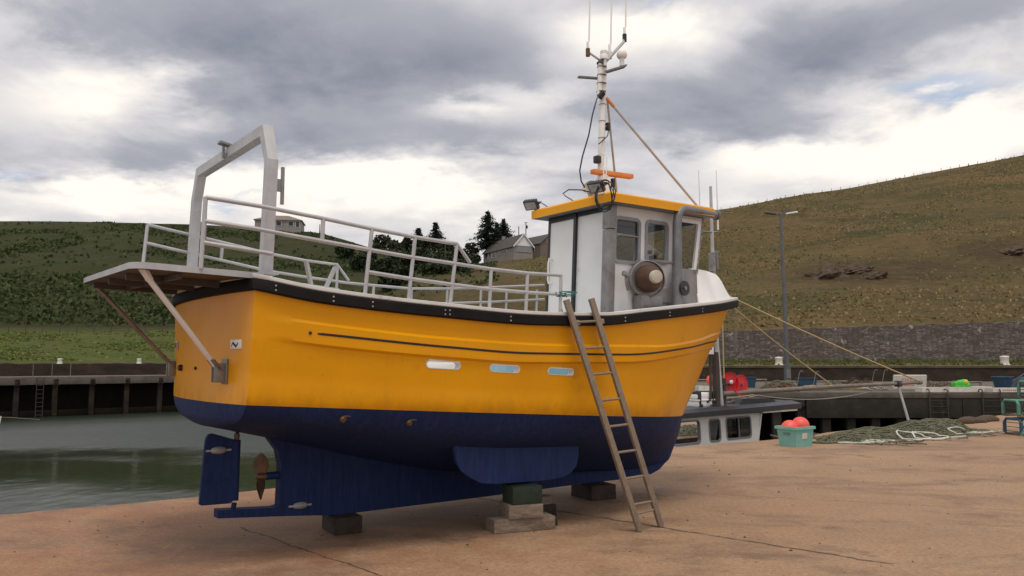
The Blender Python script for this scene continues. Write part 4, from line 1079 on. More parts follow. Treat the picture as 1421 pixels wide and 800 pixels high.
def terrain_material():
    m = bpy.data.materials.new('hill_turf'); N, K = nt(m); B = N['Principled BSDF']
    g = N.new('ShaderNodeNewGeometry'); P = g.outputs['Position']
    sep = N.new('ShaderNodeSeparateXYZ'); K.new(P, sep.inputs[0])
    rx = N.new('ShaderNodeMapRange'); rx.inputs[1].default_value = -30; rx.inputs[2].default_value = 8; rx.interpolation_type = 'SMOOTHSTEP'; K.new(sep.outputs[0], rx.inputs[0])
    big, _ = nnoise(N, K, P, .035, 6, .62, .38, .62, .8)
    mid, _ = nnoise(N, K, P, .16, 7, .68, .36, .64, .5)
    fine, ff = nnoise(N, K, P, 1.4, 6, .7, .32, .68)
    cl = nmix(N, K, mid, (.029, .041, .015), (.056, .069, .026))
    cl = nmix(N, K, big, cl, (.047, .052, .025))
    cr = nmix(N, K, nnoise(N, K, nmap(N, K, P, (.5, 1.2, 3)), .10, 7, .65, .38, .62, .6)[0], (.074, .066, .028), (.205, .132, .062))
    cr = nmix(N, K, big, cr, (.145, .105, .050))
    dkp, _ = nnoise(N, K, nmap(N, K, P, (.6, 1, 2.4)), .085, 5, .6, .52, .66, 1.0)
    md = N.new('ShaderNodeMath'); md.operation = 'MULTIPLY'; K.new(dkp, md.inputs[0]); md.inputs[1].default_value = .92
    cr = nmix(N, K, md.outputs[0], cr, (.070, .066, .028))
    ern, _ = nnoise(N, K, nmap(N, K, P, (1, 1, 1.6)), .22, 7, .68, .30, .50, .8)
    def bump_at(cx, cy, rx_, ry_):
        a = N.new('ShaderNodeVectorMath'); a.operation = 'SUBTRACT'; K.new(P, a.inputs[0]); a.inputs[1].default_value = (cx, cy, 0)
        s2 = N.new('ShaderNodeVectorMath'); s2.operation = 'MULTIPLY'; K.new(a.outputs[0], s2.inputs[0]); s2.inputs[1].default_value = (1 / rx_, 1 / ry_, 0)
        l = N.new('ShaderNodeVectorMath'); l.operation = 'LENGTH'; K.new(s2.outputs[0], l.inputs[0])
        r = N.new('ShaderNodeMapRange'); r.interpolation_type = 'SMOOTHSTEP'; r.inputs[1].default_value = .35; r.inputs[2].default_value = 1.0; r.inputs[3].default_value = 1; r.inputs[4].default_value = 0; K.new(l.outputs['Value'], r.inputs[0]); return r.outputs[0]
    b1 = bump_at(42, 93, 17, 12); b2 = bump_at(61, 97, 11, 10); bmx = N.new('ShaderNodeMath'); bmx.operation = 'MAXIMUM'; K.new(b1, bmx.inputs[0]); K.new(b2, bmx.inputs[1])
    bml = N.new('ShaderNodeMath'); bml.operation = 'MULTIPLY'; K.new(bmx.outputs[0], bml.inputs[0]); K.new(ern, bml.inputs[1])
    bm2 = N.new('ShaderNodeMath'); bm2.operation = 'MULTIPLY'; K.new(bml.outputs[0], bm2.inputs[0]); bm2.inputs[1].default_value = .9
    cr = nmix(N, K, bm2.outputs[0], cr, nmix(N, K, fine, (.048, .032, .019), (.098, .064, .036)))
    c = nmix(N, K, rx.outputs[0], cl, cr)
    # mown field at the foot of the left hill
    rz = N.new('ShaderNodeMapRange'); rz.inputs[1].default_value = 4.5; rz.inputs[2].default_value = 5.6; rz.inputs[3].default_value = 1; rz.inputs[4].default_value = 0; K.new(sep.outputs[2], rz.inputs[0])
    inv = N.new('ShaderNodeMath'); inv.operation = 'SUBTRACT'; inv.inputs[0].default_value = 1; K.new(rx.outputs[0], inv.inputs[1])
    ml = N.new('ShaderNodeMath'); ml.operation = 'MULTIPLY'; K.new(rz.outputs[0], ml.inputs[0]); K.new(inv.outputs[0], ml.inputs[1])
    fld = nmix(N, K, nnoise(N, K, nmap(N, K, P, (.5, 1.5, 1)), .22, 5, .6, .4, .6)[0], (.088, .125, .026), (.125, .130, .042))
    c = nmix(N, K, ml.outputs[0], c, fld)
    f2, _ = nnoise(N, K, nmap(N, K, P, (.7, 1, 2.5)), 1.1, 8, .78, .50, .68)
    mf2 = N.new('ShaderNodeMath'); mf2.operation = 'MULTIPLY'; K.new(f2, mf2.inputs[0]); K.new(rx.outputs[0], mf2.inputs[1])
    mf3 = N.new('ShaderNodeMath'); mf3.operation = 'MULTIPLY'; K.new(mf2.outputs[0], mf3.inputs[0]); mf3.inputs[1].default_value = .5
    c = nmix(N, K, mf3.outputs[0], c, (.235, .175, .095))
    mf = N.new('ShaderNodeMath'); mf.operation = 'MULTIPLY'; K.new(fine, mf.inputs[0]); mf.inputs[1].default_value = .5
    c = nmix(N, K, mf.outputs[0], c, (.045, .042, .020))
    K.new(c, B.inputs['Base Color']); B.inputs['Roughness'].default_value = .95; B.inputs['Specular IOR Level'].default_value = .1
    bp = N.new('ShaderNodeBump'); bp.inputs['Strength'].default_value = .9; bp.inputs['Distance'].default_value = .6; K.new(ff, bp.inputs['Height']); K.new(bp.outputs[0], B.inputs['Normal'])
    return m
M['turf_hill'] = terrain_material()
mb = MB(); rws = []
ys = [0, .02] + list(np.linspace(.06, 1, 24)[:-1]) + list(np.linspace(1, 2, 75)) + list(np.linspace(2.03, 2.8, 14))
for v in ys:
    r_ = []
    for t in np.linspace(-1.3, 1.3, 330):
        y0, y1, y2 = (herm(TT, q, t) for q in (TY0, TY1, TY2))
        y = y0 + (y1 - y0) * v if v <= 1 else y1 + (y2 - y1) * (v - 1) if v <= 2 else y2 + (v - 2) * 160
        r_.append(V(t * y, y, hz(t * y, y)))
    rws.append(r_)
# skirt under the front edge
sk = [V(p.x, p.y, -4) for p in rws[0]]
mb.grid([sk] + rws)
hills = mb.build('hillside', M['turf_hill'], None, smooth=80); tag(hills, 'green hill on the left and brown grassy hill on the right', 'hillside', kind='structure')

# scattered ground cover on the slopes
def scatter(name, label, mat, n, t0, t1, v0, v1, size, aspect, seed, dens=None, blades=3):
    rnd = random.Random(seed); mb = MB(); k = 0; tries = 0
    while k < n and tries < n * 8:
        tries += 1
        t = rnd.uniform(t0, t1); v = rnd.uniform(v0, v1)
        y0, y1, y2 = (herm(TT, q, t) for q in (TY0, TY1, TY2))
        ya, yb = (y0 + (y1 - y0) * q if q <= 1 else y1 + (y2 - y1) * (q - 1) for q in (v0, v1))
        y = ya + (yb - ya) * (v - v0) / (v1 - v0)
        x = t * y
        if dens and rnd.random() > dens(x, y): continue
        z = hz(x, y); k += 1
        for _ in range(blades):
            a = rnd.uniform(0, 2 * PI); s = size * rnd.uniform(.5, 1.3); h = s * aspect * rnd.uniform(.6, 1.3)
            ox, oy = rnd.gauss(0, size * .5), rnd.gauss(0, size * .5)
            ca, sa = math.cos(a) * s / 2, math.sin(a) * s / 2; lx, ly = rnd.gauss(0, h * .35), rnd.gauss(0, h * .35)
            mb.add([V(x + ox - ca, y + oy - sa, z - .05), V(x + ox + ca, y + oy + sa, z - .05), V(x + ox + ca * .7 + lx, y + oy + sa * .7 + ly, z + h), V(x + ox - ca * .5 + lx, y + oy - sa * .5 + ly, z + h * .8)], [(0, 1, 2, 3)])
    o = mb.build(name, mat, None, smooth=0, fix=False); return tag(o, label, name.replace('_', ' '), kind='stuff')
def bank(f):
    def fn(x, y):
        k = max(0, 1 - ((x - 42) / 14) ** 2 - ((y - 93) / 9) ** 2, 1 - ((x - 60) / 9) ** 2 - ((y - 97) / 8) ** 2)
        return f(x, y) * (1 - .8 * min(1, k * 2))
    return fn
def patchy(sc, th, seed):
    return lambda x, y: 1.0 if noise.fractal((x * sc + seed, y * sc, seed), 1, 2, 3) > th else .06
scatter('hill_scrub', 'dark green bracken and scrub covering the hill below the bungalow', M['scrub'], 15000, -.85, -.02, 1.02, 1.97, .55, .6, 3, patchy(.028, .0, 4), 3)
scatter('dry_grass', 'tufts of dry brown grass over the hill behind the stone wall', M['tuft_r'], 9000, .06, .85, .1, 2.0, .26, .5, 5, bank(patchy(.06, .0, 9)), 3)
scatter('green_grass', 'greener tussocks scattered over the hill behind the stone wall', M['tuft_g'], 6000, .0, .85, .1, 1.95, .28, .5, 6, bank(patchy(.06, .05, 31)), 3)
scatter('field_grass', 'short pale grass in the field beyond the far pier', M['field_blades'], 7000, -.85, -.1, .05, 1.0, .32, .35, 8, patchy(.1, 0, 2), 3)

# ---------------------------------------------------------------- rock outcrops on the right hill
def rock(x, y, sx, sy, sz, seed, label):
    bm = bmesh.new(); bmesh.ops.create_icosphere(bm, subdivisions=4, radius=1)
    for v in bm.verts:
        p = v.co.copy(); d = 1 + .35 * noise.fractal((p.x * 1.3 + seed, p.y * 1.3, p.z * 2.2), 1, 2, 4) + .12 * noise.cell((p.x * 3 + seed, p.y * 3, p.z * 5))
        v.co = Vector((p.x * sx * d, p.y * sy * d, p.z * sz * d))
    me = bpy.data.meshes.new('rock_outcrop'); bm.to_mesh(me); bm.free(); me.materials.append(M['rock'])
    o = bpy.data.objects.new('rock_outcrop', me); COL.objects.link(o); o.location = (x, y, hz(x, y) - sz * .45); o.rotation_euler = (0, R(-16), R(seed * 7 % 25))
    return tag(o, label, 'rock', 'rock outcrops on the hill')
rock(.385 * 93, 93, 2.9, 2.2, 1.7, 3, 'biggest dark rock outcrop on the brown hill, nearest the lamp post')
rock(.418 * 95, 95, 2.3, 1.8, 1.0, 8, 'low flat outcrop close beside the biggest one on the brown hill')
rock(.446 * 90, 90, 1.7, 1.5, 1.1, 13, 'broken outcrop lowest down the slope of the brown hill')
rock(.615 * 97, 97, 2.2, 1.8, .9, 21, 'wide dark outcrop farthest from the lamp post on the brown hill')

# ---------------------------------------------------------------- far harbour walls and piers
M['pile_shaded'] = pm('shaded_pile', (.045, .036, .028), (.018, .015, .012), rough=.9, spec=.1, scale=1.2, c3=(.09, .05, .03), c3t=.58)  # pile colour kept dark to carry the shade under the pier, rust patches on top
M['undercroft'] = pm('undercroft_shade', (.010, .009, .007), (.018, .014, .010), rough=.95, spec=.04, scale=1.0, bump=.6, bscale=5)  # near-black colour stands in for the deep shade under the decks
def stone_material():
    m = bpy.data.materials.new('rubble_stone'); N, K = nt(m); B = N['Principled BSDF']
    tc = N.new('ShaderNodeTexCoord'); P = tc.outputs['Object']
    sep = N.new('ShaderNodeSeparateXYZ'); K.new(P, sep.inputs[0]); cb = N.new('ShaderNodeCombineXYZ'); K.new(sep.outputs[0], cb.inputs[0]); K.new(sep.outputs[2], cb.inputs[1])
    wn = N.new('ShaderNodeTexNoise'); wn.inputs['Scale'].default_value = 1.2; wn.inputs['Detail'].default_value = 3; K.new(cb.outputs[0], wn.inputs['Vector'])
    va = N.new('ShaderNodeVectorMath'); va.operation = 'MULTIPLY_ADD'; K.new(wn.outputs['Color'], va.inputs[0]); va.inputs[1].default_value = (.35, .22, 0); K.new(cb.outputs[0], va.inputs[2])
    ms_ = nmap(N, K, va.outputs[0], (2.3, 6.4, 1))
    vo = N.new('ShaderNodeTexVoronoi'); vo.voronoi_dimensions = '2D'; vo.inputs['Scale'].default_value = 1.0; vo.inputs['Randomness'].default_value = .75; K.new(ms_, vo.inputs['Vector'])
    ve = N.new('ShaderNodeTexVoronoi'); ve.voronoi_dimensions = '2D'; ve.feature = 'DISTANCE_TO_EDGE'; ve.inputs['Scale'].default_value = 1.0; ve.inputs['Randomness'].default_value = .75; K.new(ms_, ve.inputs['Vector'])
    cs_ = N.new('ShaderNodeSeparateXYZ'); K.new(vo.outputs['Color'], cs_.inputs[0])
    c = nmix(N, K, cs_.outputs[0], (.075, .063, .056), (.19, .162, .145))
    ed = N.new('ShaderNodeMapRange'); ed.inputs[1].default_value = .02; ed.inputs[2].default_value = .12; ed.inputs[3].default_value = .8; ed.inputs[4].default_value = 0; K.new(ve.outputs['Distance'], ed.inputs[0])
    st, _ = nnoise(N, K, P, .30, 7, .7, .45, .62, .5)
    sm = N.new('ShaderNodeMath'); sm.operation = 'MULTIPLY'; K.new(st, sm.inputs[0]); sm.inputs[1].default_value = .7
    c = nmix(N, K, sm.outputs[0], c, (.095, .066, .052))
    c = nmix(N, K, ed.outputs[0], c, (.04, .034, .03))
    lt, _ = nnoise(N, K, P, 1.5, 6, .7, .60, .68)
    c = nmix(N, K, lt, c, (.36, .33, .29))
    K.new(c, B.inputs['Base Color']); B.inputs['Roughness'].default_value = .92
    bp = N.new('ShaderNodeBump'); bp.inputs['Strength'].default_value = .5; bp.inputs['Distance'].default_value = .05; K.new(ve.outputs['Distance'], bp.inputs['Height']); K.new(bp.outputs[0], B.inputs['Normal'])
    return m
M['stone'] = stone_material()
mb = MB(); fr0, bk0 = [], []
n = 140
for i in range(n + 1):
    x = 7 + 73 * i / n; zt = 3.0 + 1.0 * min(max((x - 7) / 10, 0), 1) + (x - 17) * .032 * (1 if x > 17 else 0) + .10 * noise.noise((x * .9, 0, 0)) + .05 * noise.noise((x * 3.1, 0, 2))
    fr0.append((x, zt))
mb.grid([[V(x, 68.0, 1.3) for x, z in fr0], [V(x, 68.12, z) for x, z in fr0], [V(x, 68.6, z + .03) for x, z in fr0], [V(x, 69.1, z - .2) for x, z in fr0]])
sw = mb.build('stone_wall', M['stone'], None, smooth=20); tag(sw, 'long rubble stone wall at the foot of the brown hill', 'stone wall')
M['coping'] = pm('rusty_coping', (.13, .095, .06), (.07, .05, .036), rough=.9, scale=.8, c3=(.17, .105, .05), c3t=.56, c3scale=.5, bump=.5, bscale=6)
# upper quay: weedy face, concrete coping, grass verge
mb = MB()
UQ = [(-16.0, 73.2), (-8, 69), (2, 63.8), (8, 62), (80, 62)]
mb.grid([[V(x, y, -5) for x, y in UQ], [V(x, y, 1.02) for x, y in UQ]], 0)
mb.grid([[V(x, y - .06, 1.02) for x, y in UQ], [V(x, y - .06, 1.18) for x, y in UQ], [V(x, y + .35, 1.20) for x, y in UQ], [V(x, y + .72, 1.206) for x, y in UQ]], 1)
mb.grid([[V(x, y, 1.02) for x, y in UQ], [V(x, y - .06, 1.02) for x, y in UQ]], 1)
tag(mb.build('harbour_wall', [M['quayface'], M['coping']], None, smooth=20), 'dark weedy harbour wall below the verge and stone wall', 'harbour wall')
mb = MB(); mb.grid([[V(x, y + .7, 1.205) for x, y in UQ], [V(x, y + 3, 1.34) for x, y in UQ], [V(x, y + 7.5, 1.50) for x, y in UQ], [V(x, y + 16, 1.3) for x, y in UQ]])
M['verge'] = pm('verge_turf', (.075, .078, .022), (.11, .095, .036), rough=.95, scale=.6, bump=.8, bscale=5)
tag(mb.build('grass_verge', M['verge'], None), 'strip of rough grass between harbour wall and stone wall', 'verge', kind='structure')
mb = MB(); rnd = random.Random(44)
for k in range(5200):
    x = rnd.uniform(5, 62); y = 62.75 + 5.2 * rnd.random(); z = 1.2 + (y - 62.7) * .05
    h = rnd.uniform(.05, .20) * (1.8 if y > 67.2 else 1); a = rnd.uniform(0, PI); ca, sa = .12 * math.cos(a), .12 * math.sin(a)
    mb.add([V(x - ca, y - sa, z), V(x + ca, y + sa, z), V(x + rnd.gauss(0, .06), y, z + h)], [(0, 1, 2)])
tag(mb.build('verge_grass', M['turf'], None, smooth=0, fix=False), 'uneven grass blades along the verge under the stone wall', 'grass', kind='stuff')
# lower pier on the right
pier = empty('concrete_pier', (22, 41, 0)); tag(pier, 'low concrete pier on stub piles cluttered with fish boxes and tubs', 'pier')
mb = MB(); X0, X1 = 6.5 - 22, 58.0
PX = [X0, X0 + 4, X0 + 8.3, 13, 30, X1]
mb.box(((X0 + X1) / 2, 10.3, -.15), (X1 - X0, 20.6, .30), bev=.03); mb.build('deck_slab', M['conc'], pier)
mb = MB()
xs = [X0, -12.6, -7.35, -7.3, .5, 8, 17, 27, 40, X1]
for i, (a, c) in enumerate(zip(xs[:-1], xs[1:])):
    if c - a < .1: continue
    hb = .42 if i < 2 else (.62 + .12 * i if i < 6 else 1.5)
    mb.box(((a + c) / 2, .30, -.303 - hb / 2), (c - a - .03, .55, hb), bev=.02)
mb.build('fascia_beam', M['conc_dark'], pier)
x = X0 + .6
while x < 40:
    mb = MB(); mb.box((x, .45, -1.9), (.42, .42, 3.1), bev=.03); mb.build('pile', M['conc_dark'], pier); x += 1.24
mb = MB(); mb.box(((X0 + X1) / 2, 3.2, -2.4), (X1 - X0, .4, 4.1)); mb.build('shade_wall', M['undercroft'], pier)  # dark sheet added behind the piles to deepen the shade under the deck
def hoop(x, y, h, w, parent, mat, name='ladder_hoop', bottom=-1.8):
    mb = MB()
    for sx in (-w / 2, w / 2):
        mb.tube([V(x + sx, y, bottom), V(x + sx, y, h - .15), V(x + sx, y + .06, h - .04), V(x + sx, y + .16, h), V(x + sx, y + .30, h - .03), V(x + sx, y + .38, h - .14), V(x + sx, y + .40, 0)], .028, 8)
    z = bottom + .2
    while z < .0: mb.tube([V(x - w / 2, y, z), V(x + w / 2, y, z)], .016, 6); z += .30
    return mb.build(name, mat, parent)
hoop(-.75, -.12, .16, .9, pier, M['bark']); hoop(1.9, -.12, .16, .9, pier, M['bark'])
for (x, y, h) in ((14.9 - 22, 2.0, 1.02), (15.9 - 22, 2.4, .98), (21.7 - 22, 8.5, 1.0), (22.5 - 22, 8.9, 1.0)):
    mb = MB(); mb.tube([V(x, y, 0), V(x + .2, y, h - .1), V(x + .26, y, h), V(x + .36, y, h + .02), V(x + .40, y, h - .06)], .022, 8); mb.build('hand_hold', M['pipe'], pier)
# far pier on the left
A0 = Vector((-35.5, 57.0)); AD = Vector((8.5, 7.0)).normalized()
lp = empty('timber_pier', (A0.x, A0.y, 0), math.atan2(AD.y, AD.x)); tag(lp, 'long pier with pale edge beam and dark undercroft across the water', 'pier')
mb = MB(); mb.box((2.5, .3, .12), (58, .6, .56), bev=.03); mb.build('edge_beam', M['conc'], lp)
mb = MB(); mb.box((2.5, 2.3, .25), (58, 3.5, .3)); mb.build('deck_slab', M['conc'], lp)
mb = MB(); mb.box((2.5, 1.35, -2.3), (58, .3, 4.75)); mb.build('shade_wall', M['undercroft'], lp)  # wall set close and near-black, standing in for undercroft shade
for k in range(-12, 14):
    mb = MB(); x = .95 + 2.42 * k
    mb.box((x, .35, -1.55), (.34, .34, 2.8), bev=.03); mb.box((x, .18, .02), (.40, .36, .50), bev=.03); mb.build('pile', M['pile_shaded'], lp)
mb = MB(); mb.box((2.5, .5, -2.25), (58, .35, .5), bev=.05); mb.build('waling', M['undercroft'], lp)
for x in (2.35, 14.9 - 2.6, -7.5):
    mb = MB()
    for sx in (-.22, .22): mb.tube([V(x + sx, -.08, -2.6), V(x + sx, -.08, .36)], .025, 6)
    for j in range(9): mb.tube([V(x - .22, -.08, -2.3 + .3 * j), V(x + .22, -.08, -2.3 + .3 * j)], .018, 6)
    mb.build('ladder', M['bark'], lp)
for (x, h) in ((1.9, .95), (3.1, .95), (4.3, 1.05), (11.6, .8), (12.7, 1.05)):
    mb = MB(); mb.tube([V(x, .15, .38), V(x, .15, .38 + h)], .025, 6); mb.build('rail_post', M['pipe'], lp)
mb = MB(); mb.tube([V(11.2, .3, 1.25), V(11.9, .3, .75)], [.03, .07], 8); mb.build('marker_float', M['yellowbag'], lp)
RW = [(-30, 3.95), (-10, 3.95), (4.5, 4.0), (8.2, 4.1), (12, 4.0), (19, 4.0), (32, 4.0)]
mb = MB(); g0, g1, g2, g3 = [], [], [], []
for i in range(160):
    x = -27 + 59 * i / 159; zt = 1.32 + .08 * noise.noise((x * .8, 1, 0)) + .05 * noise.noise((x * 3, 4, 0)); yy = 3.95 + .12 * noise.noise((x * .5, 0, 7))
    g0.append(V(x, yy, -3)); g1.append(V(x, yy + .05, zt)); g2.append(V(x, yy + .8, zt + .05)); g3.append(V(x, yy + 8, 1.5))
mb.grid([g0, g1, g2, g3]); rw = mb.build('retaining_wall', M['quayface'], None, smooth=30)
rw.matrix_basis = lp.matrix_basis.copy(); rw.location = lp.location; rw.rotation_euler = lp.rotation_euler
tag(rw, 'rusty brown retaining wall behind the far pier, under the grass field', 'retaining wall')
# white bollards
def bollard(x, y, z, label, s=1.0):
    mb = MB(); mb.lathe([(.30, 0), (.30, .04), (.24, .07), (.225, .38), (.25, .43), (.255, .50), (.23, .54), (.05, .56)], (0, 0, 0), (0, 0, 1), 18)
    o = mb.build('bollard', M['bollard'], None, smooth=35); o.location = (x, y, z); o.scale = (s, s, s)
    return tag(o, label, 'bollard', 'white mooring bollards')
bollard(-33.9, 59.0 + 2.3, 1.33, 'white bollard on the far wall, standing nearer the small white boat', .7)
bollard(-29.6, 59.0 + 5.9, 1.33, 'white bollard on the far wall, standing nearer the yellow stern', .7)
bollard(20.7, 63.4, 1.21, 'white bollard beside the lamp post, below the stone wall', 1.15)
bollard(38.2, 63.4, 1.21, 'white bollard on the verge beyond the round dark basket', 1.3)
# lamp post with twin heads
lamp = empty('lamp_post', (16.15, 48, 0)); tag(lamp, 'tall grey lamp post with two flat lamp heads on the pier', 'lamp post')
mb = MB(); mb.tube([V(0, 0, 0), V(0, 0, 1.3), V(0, 0, 1.31), V(-.06, 0, 6), V(-.12, 0, 10.3)], [.20, .20, .13, .11, .085], 12); mb.build('post', M['lamp'], lamp)
mb = MB(); mb.box((0, -.21, .8), (.24, .03, .5)); mb.build('access_door', M['galdark'], lamp)
for sx in (-1, 1):
    mb = MB(); mb.bar(V(-.12, 0, 10.22), V(-.12 + sx * .30, 0, 10.28), .06, .06); mb.build('lamp_arm', M['lamp'], lamp)
    mb = MB(); mb.box((-.12 + sx * .62, 0, 10.33), (.72, .34, .10), Matrix.Rotation(R(-sx * 9), 3, 'Y'), .04); mb.build('lamp_head', M['lamp'] if sx < 0 else M['white'], lamp)
mb = MB(); mb.box((.28, .1, 10.55), (.6, .5, .04), Matrix.Rotation(R(-18), 3, 'Y')); mb.build('solar_panel', M['galdark'], lamp)
# ---------------------------------------------------------------- clutter on the right-hand pier
def place(o, x, y, z, rz=0):
    o.location = (x, y, z); o.rotation_euler = (0, 0, R(rz)); return o
def open_tub(name, L, W, H, mat, taper=.86, wall=.025, rim=.03):
    mb = MB()
    def lp_(l, w, z): return [V(sx * l / 2, sy * w / 2, z) for sx, sy in ((-1, -1), (1, -1), (1, 1), (-1, 1))]
    mb.grid([lp_(L * taper, W * taper, 0), lp_(L, W, H - .05), lp_(L + 2 * rim, W + 2 * rim, H - .05), lp_(L + 2 * rim, W + 2 * rim, H), lp_(L - wall, W - wall, H), lp_(L * taper - wall, W * taper - wall, .04)], 0, True)
    mb.add(lp_(L * taper, W * taper, 0), [(3, 2, 1, 0)]); mb.add(lp_(L * taper - wall, W * taper - wall, .04), [(0, 1, 2, 3)])
    return mb
o = open_tub('t', 1.15, .8, .62, 0).build('plastic_tub', M['tubblue'], None, smooth=20); tag(place(o, 13.6, 48.0, 0, 8), 'large blue open tub on the pier behind the red reel', 'tub', 'blue tubs on the pier')
o = open_tub('t', .95, .75, .62, 0).build('plastic_tub', M['tubblue'], None, smooth=20); tag(place(o, 16.35, 45.5, 0, -6), 'dark blue open tub beside the foot of the lamp post', 'tub', 'blue tubs on the pier')
o = open_tub('t', .9, .7, .55, 0).build('plastic_tub', M['tubblue'], None, smooth=20); tag(place(o, 12.35, 48.6, 0, 4), 'half hidden blue tub tucked beside the large blue tub', 'tub', 'blue tubs on the pier')
mb = MB(); mb.lathe([(.34, 0), (.50, .66), (.53, .66), (.54, .72), (.49, .73), (.46, .66), (.31, .05), (.02, .04)], (0, 0, 0), (0, 0, 1), 24)
o = mb.build('round_basket', M['tubblue'], None, smooth=35); tag(place(o, 26.1, 43.6, 0), 'round dark blue basket on the pier beside the navy tarpaulin', 'basket')
def fish_box(L, W, H):
    mb = MB()
    def lp_(l, w, z): return [V(sx * l / 2, sy * w / 2, z) for sx, sy in ((-1, -1), (1, -1), (1, 1), (-1, 1))]
    mb.grid([lp_(L, W, 0), lp_(L, W, H), lp_(L - .08, W - .08, H), lp_(L - .08, W - .08, .05)], 0, True); mb.add(lp_(L, W, 0), [(3, 2, 1, 0)]); mb.add(lp_(L - .08, W - .08, .05), [(0, 1, 2, 3)])
    return mb
G = 'white fish boxes on the pier'
o = fish_box(1.75, .72, .14).build('fish_box', M['fishbox'], None, smooth=0)
o.location = (21.1, 43.4, .44); o.rotation_euler = (R(-80), 0, R(2)); tag(o, 'white fish box stood up on its side with red lettering on its base', 'fish box', G)
mb = MB()
for k, (z, n) in enumerate(((.17, 5), (.05, 7), (-.07, 7), (-.17, 4))):
    for j in range(n): mb.box((-.42 + j * .145, z, -.004), (.10, .035, .006))
mb.build('red_lettering', M['red'], o, smooth=0)
for (L, W, H, x, y, rz, lab) in ((1.3, .7, .22, 21.2, 41.5, 4, 'low white fish box in front of the upright one'), (1.35, .7, .24, 22.75, 41.7, -3, 'white fish box holding the green sack'), (1.2, .7, .25, 23.9, 42.2, 2, 'white fish box between the green sack and the long fish box'), (2.1, .75, .20, 25.1, 41.35, -1, 'long white fish box with faint red print at the pier edge')):
    o = fish_box(L, W, H).build('fish_box', M['fishbox'], None, smooth=0); tag(place(o, x, y, 0, rz), lab, 'fish box', G)
    if L > 2:
        mb = MB()
        for j in range(8): mb.box((-.55 + j * .1, -.378, .10), (.06, .004, .05))
        mb.build('red_lettering', M['red'], o, smooth=0)
o = fish_box(1.15, .7, .24).build('fish_box', M['fishbox'], None, smooth=0); tag(place(o, 10.35, 43.4, 0, 5), 'white fish box under the orange buoy behind the yellow bow', 'fish box', G)
mb = MB(); mb.ball((0, 0, .30), .30); mb.tube([V(0, 0, .58), V(0, 0, .66)], .06, 10); o = mb.build('buoy', M['coral'], None, smooth=50); tag(place(o, 10.6, 43.45, .22), 'coral round buoy in the white fish box beyond the yellow bow', 'buoy')
def sack(cx, seed, sx, sy, sz):
    bm = bmesh.new(); bmesh.ops.create_icosphere(bm, subdivisions=3, radius=1)
    for v in bm.verts:
        p = v.co.copy(); d = 1 + .3 * noise.fractal((p.x * 1.6 + seed, p.y * 1.6, p.z * 1.6), 1, 2, 3)
        v.co = Vector((p.x * sx * d, p.y * sy * d, max(p.z, -.5) * sz * d + .5 * sz))
    mb = MB(); mb.add([v.co.copy() for v in bm.verts], [[v.index for v in f.verts] for f in bm.faces]); bm.free(); return mb
mb = sack(0, 3, .5, .3, .32); o = mb.build('plastic_sack', M['green'], None, smooth=60); tag(place(o, 22.9, 41.75, .12, 10), 'bright green plastic sack with a yellow patch lying in a fish box', 'sack')
mb = MB(); mb.ball((.05, -.25, .36), .13, 10, 8, (1, .6, 1.1)); mb.build('yellow_patch', M['yellowbag'], o)
mb = sack(0, 9, 1.5, 1.0, .75)
for i, p in enumerate(mb.v): mb.v[i] = (p[0], p[1], p[2] * (.65 + .25 * p[0] / 1.5))
o = mb.build('tarpaulin', M['navy'], None, smooth=60); tag(place(o, 28.3, 44.6, 0), 'navy tarpaulin heaped over gear on the pier behind the creels', 'tarpaulin')
mb = MB(); mb.tube([V(-1.9, -.9, .25), V(-.9, -.9, .9), V(.4, -.95, 1.15)], .05, 8); o = mb.build('hose', M['tubblue'], None); tag(place(o, 28.3, 44.6, 0), 'dark hose rising over the edge of the navy tarpaulin', 'hose')
for (x0, x1, y, z, lab) in ((15.0, 20.6, 47.2, .36, 'long pale pipe lying across the pier behind the lamp foot'), (17.5, 20.2, 46.2, .12, 'shorter grey pipe lying in front of the long pale pipe'), (23.7, 25.6, 44.6, .38, 'grey pipe between the green sack and the round basket'), (10.6, 15.4, 49.4, .40, 'thin pipe lying behind the blue tubs')):
    mb = MB(); mb.tube([V(0, 0, 0), V(x1 - x0, .1, .02)], .055, 10); mb.tube([V(.05, 0, 0), V(.05, 0, -z)], .05, 6); mb.tube([V(x1 - x0 - .05, .1, 0), V(x1 - x0 - .05, .1, -z)], .05, 6)
    o = mb.build('pipe', M['pipe'], None); tag(place(o, x0, y, z), lab, 'pipe', 'pipes on the pier')
def heap(name, label, cat, mat, smat, x, y, lx, ly, h, n, seed, rad=.012):
    rnd = random.Random(seed); mb = MB(); rws = []
    for i in range(19):
        v = i / 18 * 2 - 1; r_ = []
        for j in range(31):
            u = j / 30 * 2 - 1; e = max(0, 1 - u * u - v * v)
            r_.append(V(u * lx, v * ly, h * e ** .7 * (.8 + .5 * noise.noise((u * 2.6 + seed, v * 2.6, 0))) - .02))
        rws.append(r_)
    mb.grid(rws, 0)
    for k in range(n):
        a = rnd.uniform(0, 2 * PI); q = rnd.uniform(0, .85) ** .7; cu, cv = q * math.cos(a), q * math.sin(a); da = rnd.gauss(0, .7); L = rnd.uniform(.15, .45); pts = []
        for j in range(6):
            t = j / 5 - .5; u = cu + L * t * math.cos(da) + .05 * math.sin(t * 9 + k); v = cv + L * t * math.sin(da) * 1.6 + .06 * math.sin(t * 7 + k * 2); e = max(0, 1 - u * u - v * v)
            pts.append(V(u * lx, v * ly, h * e ** .7 * (.8 + .5 * noise.noise((u * 2.6 + seed, v * 2.6, 0))) + .015))
        mb.tube(pts, rad, 5, False, 1)
    o = mb.build(name, [mat, smat], None, smooth=60); return tag(place(o, x, y, 0), label, cat)
